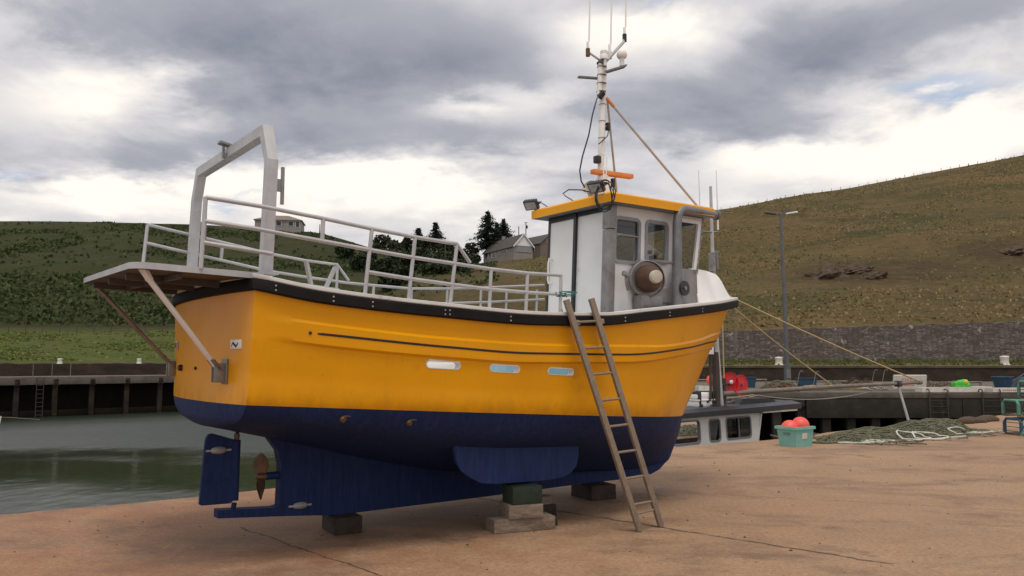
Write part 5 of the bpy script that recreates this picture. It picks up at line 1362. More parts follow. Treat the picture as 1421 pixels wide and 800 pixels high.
heap('net_heap', 'heap of green net on the pier behind the blue tub', 'net', M['net'], M['netline'], 14.9, 45.6, 1.1, .8, .45, 60, 4, .02)
M['rustchain'] = pm('rusty_chain', (.12, .065, .04), (.07, .04, .028), rough=.9, scale=12, bump=.5)
heap('chain_pile', 'rusty brown chain piled on the pier edge below the boom', 'chain', M['rustchain'], M['rustchain'], 13.7, 41.6, .9, .5, .42, 40, 5, .03)
heap('net_heap', 'low dark net heap on the pier between the pipes', 'net', M['net'], M['netline'], 18.7, 45.0, 1.2, .7, .22, 40, 7, .02)
heap('rope_heap', 'tangle of tan rope on the pier in front of the net heap', 'rope', M['rustchain'], M['rope_tan'], 15.6, 42.6, .8, .5, .28, 30, 14, .025)
heap('net_heap', 'dark green net bundle beside the dark blue tub', 'net', M['net'], M['netline'], 17.4, 44.2, .8, .6, .5, 40, 17, .02)
heap('rope_heap', 'grey rope tangle between tub and grey pipe on the pier', 'rope', M['net'], M['rope_grey'], 18.9, 43.0, 1.0, .5, .25, 36, 21, .022)
heap('gear_pile', 'dark gear heap between upright fish box and pipes', 'gear', M['rock'], M['bark'], 19.6, 46.5, 1.2, .7, .6, 30, 25, .03)
heap('net_heap', 'brown net heap along the pier behind the green sack', 'net', M['rustchain'], M['netline'], 24.4, 45.6, 1.4, .7, .5, 40, 29, .022)
heap('gear_pile', 'brown heap of old gear beside the upright fish box', 'gear', M['rustchain'], M['pipe'], 22.6, 44.4, .7, .5, .42, 40, 9, .02)

# ---------------------------------------------------------------- white cabined boat alongside
wbt = empty('cabin_boat', (4.15, 17.2, 0), R(40)); tag(wbt, 'white cabin boat with a black roof and mast moored behind the yellow bow', 'boat')
def c(s, w, z): return Vector((s, -w, z))
mb = MB(); rws = []
for i in range(31):
    t = i / 30; s = 5.4 - 8.6 * t; wv = 1.25 * (1 - max(0, (t - .45) / .55) ** 2.2) * (.9 + .1 * min(t * 4, 1)); sh = -1.35 + .35 * max(0, t - .4); yc = -.95
    rws.append([c(s + .3 * t, -yc * -1 + wv, sh) if False else c(s, -.95 + wv + .35, sh), c(s, -.95 + wv * .97 + .35, sh - .45), c(s, -.95 + wv * .75 + .35, -2.4), c(s, -.60, -2.9), c(s, -.25 - wv * .75 - .35, -2.4), c(s, -.25 - wv * .97 - .35, sh - .45), c(s, -.25 - wv - .35, sh)])
mb.grid(rws); mb.add(rws[0], [tuple(range(7))]); mb.add([p for r_ in rws for p in (r_[0], r_[-1])], [(2 * i, 2 * i + 2, 2 * i + 3, 2 * i + 1) for i in range(30)])
mb.build('hull', M['boatwhite'], wbt, smooth=40)
CW0, CW1 = 0.0, -1.75
def cs(s, z, off=0): return c(s + (.42 - z) * (.28 if s < -.9 else .0) * -1 + (-(.42 - z) * .26 if s > 1.7 else 0), CW0 + off - (z + 1.4) * .05, z)
WNS = [(-.98, -.27, -.10, .345), (.06, .43, -.10, .345), (.66, 1.56, -.09, .355)]
mb = MB(); panel(mb, lambda s, z: cs(s, z), -1.35, 2.0, -1.45, .42, WNS, lambda s, z: cs(s, z, -.04)); mb.build('cabin_side', M['boatwhite'], wbt, smooth=0)
def cs2(s, z, off=0): q = cs(s, z, 0); return Vector((q.x, 1.75 - (z + 1.4) * .05 + off, z))
mb = MB(); panel(mb, lambda s, z: cs2(s, z), -1.35, 2.0, -1.45, .42, [(-.9, 1.6, -.1, .35)], lambda s, z: cs2(s, z, -.04)); mb.build('cabin_side', M['boatwhite'], wbt, smooth=0)
mb = MB()
def cf(s, w, z): q = cs(s, z); return Vector((q.x, -w, z))
panel(mb, lambda w, z: cf(-1.35, w, z), -1.70, -.06, -1.45, .42, [(-1.55, -.95, -.15, .34), (-.85, -.2, -.15, .34)], lambda w, z: cf(-1.35, w, z) + V(.04, 0, 0)); mb.build('cabin_end', M['boatwhite'], wbt, smooth=0); mb = MB()
panel(mb, lambda w, z: cf(2.0, w, z), -1.70, -.06, -1.45, .42, [(-1.2, -.55, -1.3, .3)], lambda w, z: cf(2.0, w, z) - V(.04, 0, 0)); mb.build('cabin_end', M['boatwhite'], wbt, smooth=0)
M['cabin_trim'] = pm('cabin_window_rubber', (.20, .20, .20), rough=.6)
for W_ in WNS:
    fo = None
    mb = MB(); ring(mb, cs, *W_, .07, .022, .01); fo = mb.build('window_frame', M['cabin_trim'], wbt, smooth=40)
    mb = MB(); u0, u1, z0, z1 = W_; mb.add([cs(u0, z0, -.02), cs(u1, z0, -.02), cs(u1, z1, -.02), cs(u0, z1, -.02)], [(0, 1, 2, 3)]); mb.build('pane', M['glass_dark'], fo, smooth=0)
mb = MB(); mb.bar(cs(1.11, -.09, .0), cs(1.11, .355, .0), .03, .02); mb.build('glazing_bar', M['cabin_trim'], wbt)
mb = MB(); mb.box(c(-.2, -.95, -.75), (1.6, 1.3, 1.2)); mb.build('interior', M['rock'], wbt)
mb = MB(); mb.box(c(-.46, -.32, .05), (.18, .05, .16), Matrix.Rotation(R(15), 3, 'Y')); mb.build('chart', M['tub'], wbt)
# roof: black slab with raised coaming aft
mb = MB(); RT = [(-1.05, .10), (3.45, .06), (3.68, -.15), (3.68, -1.65), (3.45, -1.85), (-1.05, -1.88)]
lo = [c(s, w, .43 + .018 * max(0, s - 1.5)) for s, w in RT]; hi = [c(s, w, .53 + .028 * max(0, s - 1.5)) for s, w in RT]; tp2 = [c(1.2 + (s - 1.2) * .93, -.9 + (w + .9) * .88, .60 + .02 * max(0, s - 1.5)) for s, w in RT]
mb.grid([lo, hi, tp2], 0, True); mb.add(tp2, [tuple(range(6))]); mb.add(lo, [tuple(range(6))])
mb.prism([c(1.35, -.25, .60), c(2.9, -.25, .64), c(2.6, -.25, .72), c(1.55, -.25, .74)], c(0, -1.3, 0))
mb.build('roof', M['boatblack'], wbt, smooth=20)
mb = MB(); mb.box(c(2.55, .045, .44), (1.4, .04, .035)); mb.build('roof_trim', M['cream'], wbt)
mb = MB(); mb.box(c(.9, -.55, .62), (.9, .5, .015), Matrix.Rotation(R(2), 3, 'Y')); mb.build('roof_hatch', M['pipe'], wbt)
# life raft canister
mb = MB(); mb.box(c(.35, -.55, .665), (.55, .42, .14), bev=.04); mb.box(c(.35, -.55, .82), (.53, .40, .16), bev=.06); mb.box(c(.35, -.55, .742), (.58, .45, .03), bev=.01)
lr = mb.build('raft_canister', M['white'], wbt)
mb = MB()
for ds in (-.24, .20): mb.box(c(.35 + ds, -.55, .735), (.035, .475, .38), bev=.01); mb.box(c(.35 + ds, -.31, .60), (.06, .05, .12))
mb.build('strap', M['black_plastic'], lr)
# mast, post, sign board, boom, topping lifts
mx, my = .85, -.33
mb = MB(); mb.tube([c(mx, my, .55), c(mx - .12, my, 1.9), c(mx - .20, my, 3.9), c(mx - .22, my, 5.45)], [.055, .05, .042, .03], 10); wm = mb.build('mast', M['gal'], wbt)
mb = MB(); mb.box(c(mx - .16, my - .01, 1.1), (.13, .11, 1.35)); mb.box(c(mx + .12, my - .01, .85), (.07, .07, .7)); mb.tube([c(mx - .50, my, .70), c(mx - .40, my, .75), c(mx - .37, my, 1.0), c(mx - .37, my, 2.1)], .03, 8); mb.build('mast_post', M['bark'], wm)
mb = MB(); mb.tube([c(mx - .62, my, 4.40), c(mx - .2, my, 4.42), c(mx + .02, my, 4.46), c(mx + .02, my, 4.56)], .022, 8); mb.build('cross_arm', M['steel'], wm); mb = MB(); mb.box(c(mx - .24, my + .01, 3.75), (.12, .10, .42)); mb.build('mast_box', M['steel'], wm); mb = MB(); mb.tube([c(mx - .05, my, 3.6), c(mx - .05, my, 3.95), c(mx - .02, my, 4.0)], [.04, .04, .06], 8); mb.build('mast_bracket', M['steel'], wm)
for (s, z0, z1) in ((mx + .02, 4.5, 5.85), (mx - .62, 4.4, 5.75)):
    mb = MB(); mb.tube([c(s, my, z0), c(s, my, z0 + .3), c(s - .02, my, z1)], [.025, .016, .008], 6); mb.build('whip_aerial', M['white'], wm)
mb = MB(); mb.box(c(mx - .55, my + .05, 1.86), (.46, .03, .27), bev=.005); sgn = mb.build('name_board', M['white'], wm)
mb = MB()
for k, (ds, dz, l) in enumerate(((-.1, .05, .12), (.06, .06, .10), (-.04, -.01, .16), (.12, -.02, .08))): mb.box(c(mx - .55 + ds, my + .067, 1.87 + dz), (l, .004, .045), Matrix.Rotation(R(20), 3, 'Y'))
mb.build('blue_mark', M['signblue'], sgn)
mb = MB(); mb.tube([c(mx + .15, my - .02, .6), c(mx + .13, my - .02, 3.2)], .016, 6); mb.build('halyard', M['rope_tan'], wm)
Wm = Matrix.Translation((4.15, 17.2, 0)) @ Matrix.Rotation(R(40), 4, 'Z'); Wi = Wm.inverted()
def wl(x, y, z): return Wi @ Vector((x, y, z))
be = wl(10.92, 22.0, 1.0); b0 = c(mx + .05, my, .86)
mb = MB(); mb.tube([b0, b0 + (be - b0) * .5 + V(0, 0, .02), be], [.055, .052, .042], 10); mb.tube([be - (be - b0).normalized() * .05, be + (be - b0).normalized() * .10], .06, 10); mb.build('boom', M['pipe'], wbt)
cr_ = b0 + (be - b0) * .875
mb = MB(); mb.box(cr_, (.20, .14, .16), bev=.03); cb_ = mb.build('boom_collar', M['black_plastic'], wbt)
mb = MB(); mb.tube([cr_ + V(0, 0, -.05), wl(10.36, 21.3, -.35)], [.03, .04], 8); mb.build('boom_crutch', M['gal'], wbt)
def sagline(p0, p1, sag, r, n=14):
    return [p0 + (p1 - p0) * (i / n) - V(0, 0, sag * 4 * (i / n) * (1 - i / n)) for i in range(n + 1)]
mb = MB(); pm_ = c(mx - .17, my, 3.16)
mb.tube(sagline(pm_, be + V(0, 0, .04), .05, 0), .020, 6); e2 = b0 + (be - b0) * .525
mb.tube(sagline(pm_ - V(0, 0, .04), e2, .06, 0), .015, 6); mb.tube([e2 - V(.3, 0, -.05), e2, e2 + (be - b0) * .06 + V(0, 0, -.03), e2 + (be - b0) * .13 + V(0, 0, -.07)], .026, 6); mb.tube([c(1.1, -.7, .70), c(2.2, -.4, .80)], .016, 6); mb.build('topping_lift', M['rope_tan'], wbt)
mb = MB(); mb.tube(sagline(c(2.5, -.5, .78), wl(9.6, 21.2, .88), .18, 0), .012, 6); mb.tube([c(.95, -.4, .64), c(2.5, -.5, .78)], .012, 6); mb.build('mooring_line', M['rope_grey'], wbt)
# red double-disc reel on its arm
rc = wl(4.98, 18.35, 1.07)
mb = MB(); ax1 = Wi.to_3x3() @ Vector((-.72, -.70, .05)); ax2 = Wi.to_3x3() @ Vector((.62, -.78, .0))
mb.lathe([(.02, 0), (.20, .0), (.235, .02), (.235, .03), (.19, .015), (.06, .035), (.02, .04)], rc + Wi.to_3x3() @ Vector((-.10, 0, .03)), ax1, 26); mb.lathe([(.02, 0), (.20, .0), (.245, .02), (.245, .03), (.19, .015), (.06, .035), (.02, .04)], rc + Wi.to_3x3() @ Vector((.12, -.03, -.03)), ax2, 26)
re_ = mb.build('line_reel', M['red'], wbt, smooth=40)
mb = MB(); mb.tube([rc - Wi.to_3x3() @ Vector((.22, -.05, 0)), rc + Wi.to_3x3() @ Vector((.16, -.06, -.02))], .035, 8); mb.tube([rc - Wi.to_3x3() @ Vector((.1, 0, .0)), c(mx, my, 1.05)], .03, 8); mb.build('reel_axle', M['bark'], re_)
mb = MB(); mb.lathe([(.05, 0), (.045, .03), (.01, .04)], rc + Wi.to_3x3() @ Vector((-.07, -.05, .04)), ax1, 12); mb.build('reel_hub', M['white'], re_)
# prow of a small white boat at the left edge
sb = empty('small_boat', (-31.25, 49.0, WATER)); tag(sb, 'bow of a small white boat moored below the far pier', 'boat')
mb = MB(); rws = []
for i in range(17):
    t = i / 16; x = .85 - 4.2 * t; wv = .75 * (1 - (1 - t) ** 2.4) + .01
    rws.append([V(x, -wv, .72 - .2 * t), V(x - .05, -wv * .9, .35), V(x - .25 * (1 - t), -wv * .6, -.1), V(x - .3 * (1 - t), 0, -.2), V(x - .25 * (1 - t), wv * .6, -.1), V(x - .05, wv * .9, .35), V(x, wv, .72 - .2 * t)])
mb.grid(rws); mb.add(rws[-1], [tuple(range(7))]); mb.add([p for r_ in rws for p in (r_[0], r_[-1])], [(2 * i, 2 * i + 2, 2 * i + 3, 2 * i + 1) for i in range(16)]); mb.build('hull', M['boatwhite'], sb, smooth=40)
mb = MB(); mb.tube([V(.6, 0, .66), V(1.2, .3, .62), V(2.6, .9, .45)], .02, 6); mb.tube([V(-.3, -.5, .6), V(-.3, -.5, 1.05), V(-1.5, -.6, 1.0)], .03, 6); mb.build('bow_line', M['pipe'], sb)

# ---------------------------------------------------------------- things on the quay at the right
mb = open_tub('t', .50, .43, .37, 0, taper=.88, wall=.03, rim=.028)
o = mb.build('plastic_crate', M['tub'], None, smooth=20); tag(place(o, 5.30, 15.42, 0, 32), 'turquoise plastic crate holding two coral buoys on the quay', 'crate')
mb = MB(); mb.box((.0, -.209, .20), (.14, .012, .11), Matrix.Rotation(R(7), 3, 'X'), .004); mb.build('crate_label', M['fishbox'], o, smooth=0)
mb = MB()
for sx in (-1, 1): mb.box((sx * .239, 0, .24), (.02, .16, .05), bev=.005)
mb.build('handle_slot', M['tubdark'], o, smooth=0)
for (x, y, z, lab) in ((5.20, 15.42, .115, 'coral buoy sitting lower in the turquoise crate, nearer the yellow boat'), (5.43, 15.50, .17, 'coral buoy sitting higher in the turquoise crate, nearer the net')):
    mb = MB(); mb.ball((0, 0, .20), .165, 24, 14); o = mb.build('buoy', M['coral'], None, smooth=60); place(o, x, y, z); tag(o, lab, 'buoy', 'coral buoys in the turquoise crate')
    mb = MB(); mb.lathe([(.05, -.01), (.045, .03), (.02, .05)], (0, .14, .28), (0, .85, .5), 12); mb.build('eye', M['coral'], o)
# big green net
rnd = random.Random(12)
NP = [(6.35, 16.1), (7.3, 15.95), (8.6, 16.75), (9.7, 17.7), (10.4, 18.6), (10.3, 19.4), (9.6, 19.3), (8.4, 18.6), (7.2, 17.6), (6.3, 16.7)]
cx_, cy_ = 8.35, 17.55
def net_h(x, y):
    # distance from the long axis of the heap
    ax, ay = 6.2, 16.2; dx, dy = 4.2, 2.85; L = math.hypot(dx, dy); t = ((x - ax) * dx + (y - ay) * dy) / (L * L); d = ((x - ax) * -dy + (y - ay) * dx) / L
    wid = .70 * (math.sin(PI * min(max(t, 0), 1)) ** .45 if 0 < t < 1 else 0) + .01
    e = max(0, 1 - (d / wid) ** 2) if 0 < t < 1 else 0
    base = float(np.interp(t, [0, .15, .35, .5, .68, .8, .92, 1], [.045, .15, .18, .17, .28, .31, .20, .06]))
    n = noise.fractal((x * 1.3, y * 1.3, 2.2), 1, 2, 4)
    return max(0, base * e ** .6 * (.85 + .45 * n)) - (.02 if e <= 0 else 0), t, d
mb = MB(); rws = []
for i in range(70):
    t = i / 69; r_ = []
    for j in range(31):
        d = (j / 30 * 2 - 1) * .95; x = 6.2 + 4.2 * t - d * .5615; y = 16.2 + 2.85 * t + d * .8275
        r_.append(V(x - 8.35, y - 17.5, net_h(x, y)[0]))
    rws.append(r_)
mb.grid(rws, 0)
for k in range(420):
    t = rnd.uniform(.02, .98); d = rnd.gauss(-.1, .42); da = rnd.gauss(.0, .5); L = rnd.uniform(.3, 1.1); pts = []
    ph = rnd.uniform(0, 6)
    for j in range(9):
        q = j / 8 - .5; tt = t + L * q * math.cos(da) / 5.07; dd = d + L * q * math.sin(da) + .07 * math.sin(q * 7 + ph)
        x = 6.2 + 4.2 * tt - dd * .5615; y = 16.2 + 2.85 * tt + dd * .8275; h = net_h(x, y)[0]
        pts.append(V(x - 8.35, y - 17.5, max(h, 0) + .012 + .012 * math.sin(ph + j)))
    mb.tube(pts, rnd.uniform(.007, .014), 5, False, 1)
o = mb.build('fishing_net', [M['net'], M['netline']], None, smooth=70); place(o, 8.35, 17.5, 0); tag(o, 'long heap of green fishing net along the quay edge', 'fishing net')
def rope_coil(label, cen, loops, mat, r=.014, seed=0, tail=None):
    rnd = random.Random(seed); mb = MB()
    for (dx, dy, a, b_, rot) in loops:
        pts = []
        for k in range(37):
            an = 2 * PI * k / 36; x = a * math.cos(an) * (1 + .1 * math.sin(2 * an + dx * 9)); y = b_ * math.sin(an) * (1 + .12 * math.sin(3 * an + seed)); c_, s_ = math.cos(R(rot)), math.sin(R(rot))
            X, Y = dx + x * c_ - y * s_, dy + x * s_ + y * c_; h = max(net_h(cen[0] + X, cen[1] + Y)[0], 0)
            pts.append(V(X, Y, h + r + .012 * (1 + math.sin(an * 2 + seed)) / 2))
        mb.tube(pts, r, 6)
    if tail: mb.tube([V(x, y, r + max(net_h(cen[0] + x, cen[1] + y)[0], 0)) for x, y in tail], r, 6)
    o = mb.build('rope', mat, None, smooth=60); place(o, cen[0], cen[1], 0); return tag(o, label, 'rope', 'ropes lying round the net')
rope_coil('thin white rope looped at the net end nearest the turquoise crate', (6.9, 16.0), [(-.25, -.05, .42, .11, 18), (.25, .08, .38, .10, 25), (-.05, .02, .55, .12, 22)], M['rope_white'], .013, 1, [(.5, .1), (.8, .25), (1.0, .2)])
rope_coil('thick white rope in two big loops on the front of the net', (8.35, 16.75), [(-.22, -.08, .40, .24, 30), (.22, .12, .42, .28, 35)], M['rope_white'], .018, 2, [(-.5, -.25), (-.1, -.28), (.4, .0), (.8, .25), (1.1, .42)])
rope_coil('white rope in a flat loop at the net end nearest the creels', (10.0, 17.95), [(-.2, .0, .45, .14, 28), (.35, .15, .35, .10, 35)], M['rope_white'], .016, 3, [(.2, .1), (.6, .2), (1.0, .55)])
rope_coil('dark green rope trailing from the net towards the turquoise crate', (6.0, 16.0), [], M['netline'], .022, 4, [(-.55, 1.35), (-.50, .7), (-.38, .2), (-.25, -.08), (-.05, -.2), (.12, -.16), (.3, -.02), (.5, .04)])
mb = MB()
for i, p in enumerate([(0, 0), (.3, .14), (.6, .1), (.95, .3), (1.3, .42)]): mb.ball((p[0], p[1], .03), .26 + .05 * math.sin(i * 2), 12, 8, (1, .8, .42))
o = mb.build('seaweed_heap', M['rock'], None, smooth=60); tag(place(o, 11.5, 20.9, 0, 20), 'flat dark heap of weed beyond the green net', 'weed')
# creels stacked at the right edge
def creel(label, x, y, z, rz, frame, deckm, low=False):
    r_ = empty('creel', (x, y, z), R(rz)); tag(r_, label, 'creel', 'stacked creels on the quay')
    L, W, H = .84, .52, .34
    mb = MB()
    for k in range(6): mb.box((-L / 2 + .07 + k * .14, 0, .03), (.07, W, .022), bev=.004)
    for sy in (-1, 1): mb.box((0, sy * (W / 2 - .03), .008), (L, .05, .03), bev=.004)
    mb.build('base', deckm, r_)
    mb = MB()
    for sx in (-.40, 0, .40):
        mb.tube([V(sx, -W / 2 + .02, .04), V(sx, -W / 2 + .02, H - .07), V(sx, -W / 2 + .08, H), V(sx, W / 2 - .08, H), V(sx, W / 2 - .02, H - .07), V(sx, W / 2 - .02, .04)], .028, 8)
    for sy in (-1, 1): mb.tube([V(-.41, sy * (W / 2 - .08), H), V(.41, sy * (W / 2 - .08), H)], .022, 8)
    n = 46                                         # rope served round the hoops
    for sx in (-.40, .40):
        for k in range(n):
            if k % 2: continue
            t = k / n; zz = .05 + (H - .12) * t
            for sy in (-1, 1): mb.tube([V(sx, sy * (W / 2 - .02), zz), V(sx, sy * (W / 2 - .02), zz + .012)], .036, 8)
    mb.build('frame', frame, r_)
    mb = MB()
    for i in range(15):
        xx = -.40 + .8 * i / 14
        mb.tube([V(xx, -W / 2 + .02, .05), V(min(xx + .10, .4), -W / 2 + .02, H - .06), V(min(xx + .12, .4), -W / 2 + .08, H - .01), V(xx, W / 2 - .08, H - .01)], .007, 4)
        mb.tube([V(xx, -W / 2 + .02, .05), V(max(xx - .10, -.4), -W / 2 + .02, H - .06), V(max(xx - .12, -.4), -W / 2 + .08, H - .01), V(xx, W / 2 - .08, H - .01)], .007, 4)
    for k in range(3): mb.tube([V(-.4 + .02 * k, -W / 2 + .03, .08 + .09 * k), V(-.4, W / 2 - .03, .08 + .09 * k)], .007, 4)
    mb.lathe([(.12, 0), (.10, .06), (.06, .12)], (.1, -W / 2 + .04, .18), (0, 1, 0), 14, caps=False)
    mb.build('netting', M['net'], r_)
    if low:
        mb = MB(); mb.tube([V(-.43, -W / 2 - .02, .04), V(.43, -W / 2 - .02, .04)], .05, 10)
        for k in range(22): mb.tube([V(-.42 + k * .04, -W / 2 - .02, .04), V(-.405 + k * .04, -W / 2 - .02, .04)], .06, 8)
        mb.build('rope_fender', M['rope_green'], r_)
    return r_
creel('blue framed creel with a fat teal rope, under two green creels', 11.16, 17.75, 0, 8, M['creelblue'], M['timber'], True)
creel('light green roped creel resting directly on the blue creel', 11.15, 17.75, .395, 5, M['rope_green'], M['timber'])
creel('light green roped creel topmost on the creel stack, set back', 11.60, 17.9, .79, 10, M['rope_green'], M['timber'])

# ---------------------------------------------------------------- houses, trees, fences, poles
def house(name, label, x, y, z, rz, L, W, hw, hr, wins, wall, roofm, hip=0.0, chim=True, gable=None):
    r_ = empty(name, (x, y, z), R(rz)); tag(r_, label, 'house')
    mb = MB()
    c4 = [V(-L / 2, -W / 2, -1.5), V(L / 2, -W / 2, -1.5), V(L / 2, W / 2, -1.5), V(-L / 2, W / 2, -1.5)]; t4 = [V(p.x, p.y, hw) for p in c4]
    mb.grid([c4, t4], 0, True)
    if not hip: mb.add([V(-L / 2, -W / 2, hw), V(-L / 2, W / 2, hw), V(-L / 2, 0, hw + hr)], [(0, 1, 2)]); mb.add([V(L / 2, -W / 2, hw), V(L / 2, W / 2, hw), V(L / 2, 0, hw + hr)], [(0, 2, 1)])
    mb.build('wall', wall, r_, smooth=0)
    e = .35; mb = MB(); k = hr / (W / 2); zo = hw - e * k
    ra, rb = V(-L / 2 - e + hip, 0, hw + hr), V(L / 2 + e - hip, 0, hw + hr)
    A, B_, C_, D_ = V(-L / 2 - e, -W / 2 - e, zo), V(L / 2 + e, -W / 2 - e, zo), V(L / 2 + e, W / 2 + e, zo), V(-L / 2 - e, W / 2 + e, zo)
    th = V(0, 0, .16)
    for q in ((A, B_, rb, ra), (C_, D_, ra, rb)): mb.add(list(q) + [p + th for p in q], [(0, 1, 2, 3), (7, 6, 5, 4), (0, 4, 5, 1), (1, 5, 6, 2), (2, 6, 7, 3), (3, 7, 4, 0)])
    if hip:
        for q in ((B_, C_, rb), (D_, A, ra)): mb.add(list(q) + [p + th for p in q], [(0, 1, 2), (5, 4, 3), (0, 3, 4, 1), (1, 4, 5, 2), (2, 5, 3, 0)])
    ro = mb.build('roof', roofm, r_, smooth=0)
    if chim:
        mb = MB(); mb.box((-L * .12, 0, hw + hr + .35), (.5, .8, 1.0)); mb.build('chimney', wall, ro, smooth=0)
    for (side, u, zz, w, h) in wins:
        mb = MB(); mg = MB()
        if side in 'FB':
            yy = -W / 2 if side == 'F' else W / 2; s_ = -1 if side == 'F' else 1
            mb.box((u, yy + s_ * .03, zz), (w + .16, .10, h + .16)); mg.box((u, yy + s_ * .06, zz), (w, .08, h))
        else:
            xx = L / 2 if side == 'R' else -L / 2; s_ = 1 if side == 'R' else -1
            mb.box((xx + s_ * .03, u, zz), (.10, w + .16, h + .16)); mg.box((xx + s_ * .06, u, zz), (.08, w, h))
        wo = mb.build('window', M['white'], r_, smooth=0); mg.build('pane', M['dkglass'], wo, smooth=0)
    if gable:
        mb = MB(); s_, zl = gable; xx = s_ * (L / 2 + .04); hh = (hw + hr - zl) / hr * W / 2
        mb.prism([V(xx, -min(hh, W / 2), max(zl, hw)), V(xx, min(hh, W / 2), max(zl, hw)), V(xx, 0, hw + hr - .05)], V(s_ * .05, 0, 0)); mb.build('gable_boarding', M['white'], r_, smooth=0)
        for sy in (-1, 1):
            mb = MB(); mb.bar(V(s_ * (L / 2 + e + .03), sy * (W / 2 + e), zo + .05), V(s_ * (L / 2 + e + .03), 0, hw + hr + .06), .10, .26); mb.build('bargeboard', M['white'], r_, smooth=0)
        mb = MB(); mb.box((s_ * (L / 2 + .05), 0, hw * .62), (.1, W * .86, hw * .62)); mb.build('porch_glazing', M['rubber_grey'], r_, smooth=0)
    return r_
zz = 21.8 + 4.2
house('gabled_house', 'long low house with a white gable and dark slate roof among conifers', -1.2, 206, 27.25, -62, 17, 5.2, 2.3, 2.9,
      [('F', -6.5, 1.2, 1.4, 1.4), ('F', -4.4, 1.2, 1.4, 1.4), ('F', -2.2, 1.2, 1.4, 1.4), ('F', .2, 1.4, 1.0, 1.0), ('F', 3.2, 1.4, 2.6, 1.0)], M['render'], M['grayroof'], gable=(1, 2.3))
house('brown_house', 'brown house with a small gable window behind the white-gabled house', 6.8, 214, 28.4, -55, 11, 6.6, 3.2, 2.6, [('R', -.5, 4.0, 1.1, .9), ('R', .8, 4.0, .6, .9), ('F', 2.5, 2.0, 1.0, 1.0)], M['brick'], M['grayroof'], chim=False)
house('hilltop_bungalow', 'small hipped-roof bungalow alone on the crest of the green hill', -64.2, 223, 37.3, 8, 12.2, 8, 2.3, 1.7, [('F', .2, 1.35, 1.3, 1.2), ('F', 3.4, 1.35, 1.3, 1.2), ('F', 5.2, 1.2, .9, 1.6), ('F', -3.5, 1.35, 1.3, 1.2)], M['render'], M['brick'], hip=4.2, chim=False)

def leaf_quad(mb, p, s, rnd, flat=.0):
    n = Vector((rnd.gauss(0, 1), rnd.gauss(0, 1), rnd.gauss(0, 1) + flat)).normalized(); a = n.orthogonal().normalized(); c_ = n.cross(a); an = rnd.uniform(0, 2 * PI)
    a, c_ = a * math.cos(an) + c_ * math.sin(an), c_ * math.cos(an) - a * math.sin(an); k = rnd.uniform(.6, 1.4) * s
    mb.add([p - a * k * .5, p + c_ * k * .35, p + a * k * .5, p - c_ * k * .3], [(0, 1, 2, 3)])
def conifer(label, x, y, ztop, wid, seed, mat, gap=.25, z0=None):
    rnd = random.Random(seed); zg = hz(x, y) - .3; H = z0 or 9.5; zb = ztop - H
    r_ = empty('conifer', (x, y, zg)); tag(r_, label, 'tree', 'trees around the houses')
    dz = zb - zg; mb = MB(); mb.tube([V(0, 0, 0), V(0, 0, dz + H * .1), V(.05, 0, dz + H * .5), V(.0, 0, dz + H * .98)], [H * .034 + .05, H * .028 + .05, H * .016 + .03, .02], 8); mb.build('trunk', M['bark'], r_)
    mb = MB(); nlay = int(H * 2.4) + 8
    for k in range(nlay):
        t = (k + rnd.random()) / nlay; z = H * (.06 + .93 * t); rad = wid * (1 - t) ** .72 * rnd.uniform(.55, 1.18) + .12
        nb = 6
        for j in range(nb):
            if rnd.random() < gap * .6: continue
            a = rnd.uniform(0, 2 * PI); L = rad * rnd.uniform(.55, 1.1); d = V(math.cos(a), math.sin(a), 0); up = rnd.uniform(-.05, .30)
            m = max(4, int(L * 5))
            for i in range(m):
                q = (i + .5) / m; p = V(0, 0, z + dz) + d * L * q + V(0, 0, L * (up * q - .30 * q * q))
                for _ in range(3): leaf_quad(mb, p + V(rnd.gauss(0, .2), rnd.gauss(0, .2), rnd.gauss(-.08, .16)), .52 * (1.15 - .5 * q), rnd, 1.2)
    mb.build('crown', mat, r_, smooth=0, fix=False); return r_
def broadleaf(label, x, y, ztop, wid, seed, mat, n=650):
    rnd = random.Random(seed); zb = hz(x, y) - .3; H = max(ztop - zb, 1.5)
    r_ = empty('broadleaf_tree', (x, y, zb)); tag(r_, label, 'tree', 'trees around the houses')
    mb = MB(); mb.tube([V(0, 0, 0), V(.1, 0, H * .3), V(0, .1, H * .75)], [.05 * H ** .8, .04 * H ** .8, .03], 8)
    cl = []
    for k in range(11):
        a = rnd.uniform(0, 2 * PI); q = rnd.uniform(.25, 1) ** .6; zc = rnd.uniform(.25, .86); cc = V(wid * .72 * q * math.cos(a) * (1.1 - .5 * zc), wid * .72 * q * math.sin(a) * (1.1 - .5 * zc), H * zc); cl.append((cc, wid * rnd.uniform(.28, .46)))
        mb.tube([V(.05, 0, H * .22), cc * .6 + V(0, 0, H * .08), cc], [.08, .05, .02], 5)
    cl.append((V(0, 0, H * .86), wid * .36))
    mb.build('trunk', M['bark'], r_)
    mb = MB()
    for k in range(n):
        cc, cr = rnd.choice(cl); v = Vector((rnd.gauss(0, 1), rnd.gauss(0, 1), rnd.gauss(0, .8))).normalized() * cr * rnd.uniform(.55, 1.12)
        p = cc + v
        if p.z > H: p.z = H - rnd.random() * .3
        leaf_quad(mb, p, .55, rnd, .4)
    mb.build('crown', mat, r_, smooth=0, fix=False); return r_
def zy(ypx, Y): return 1.6 + (500 - ypx) / 1130 * Y * 1.003
def xt(xpx, Y): return (xpx - 710.5) / 1130 * Y
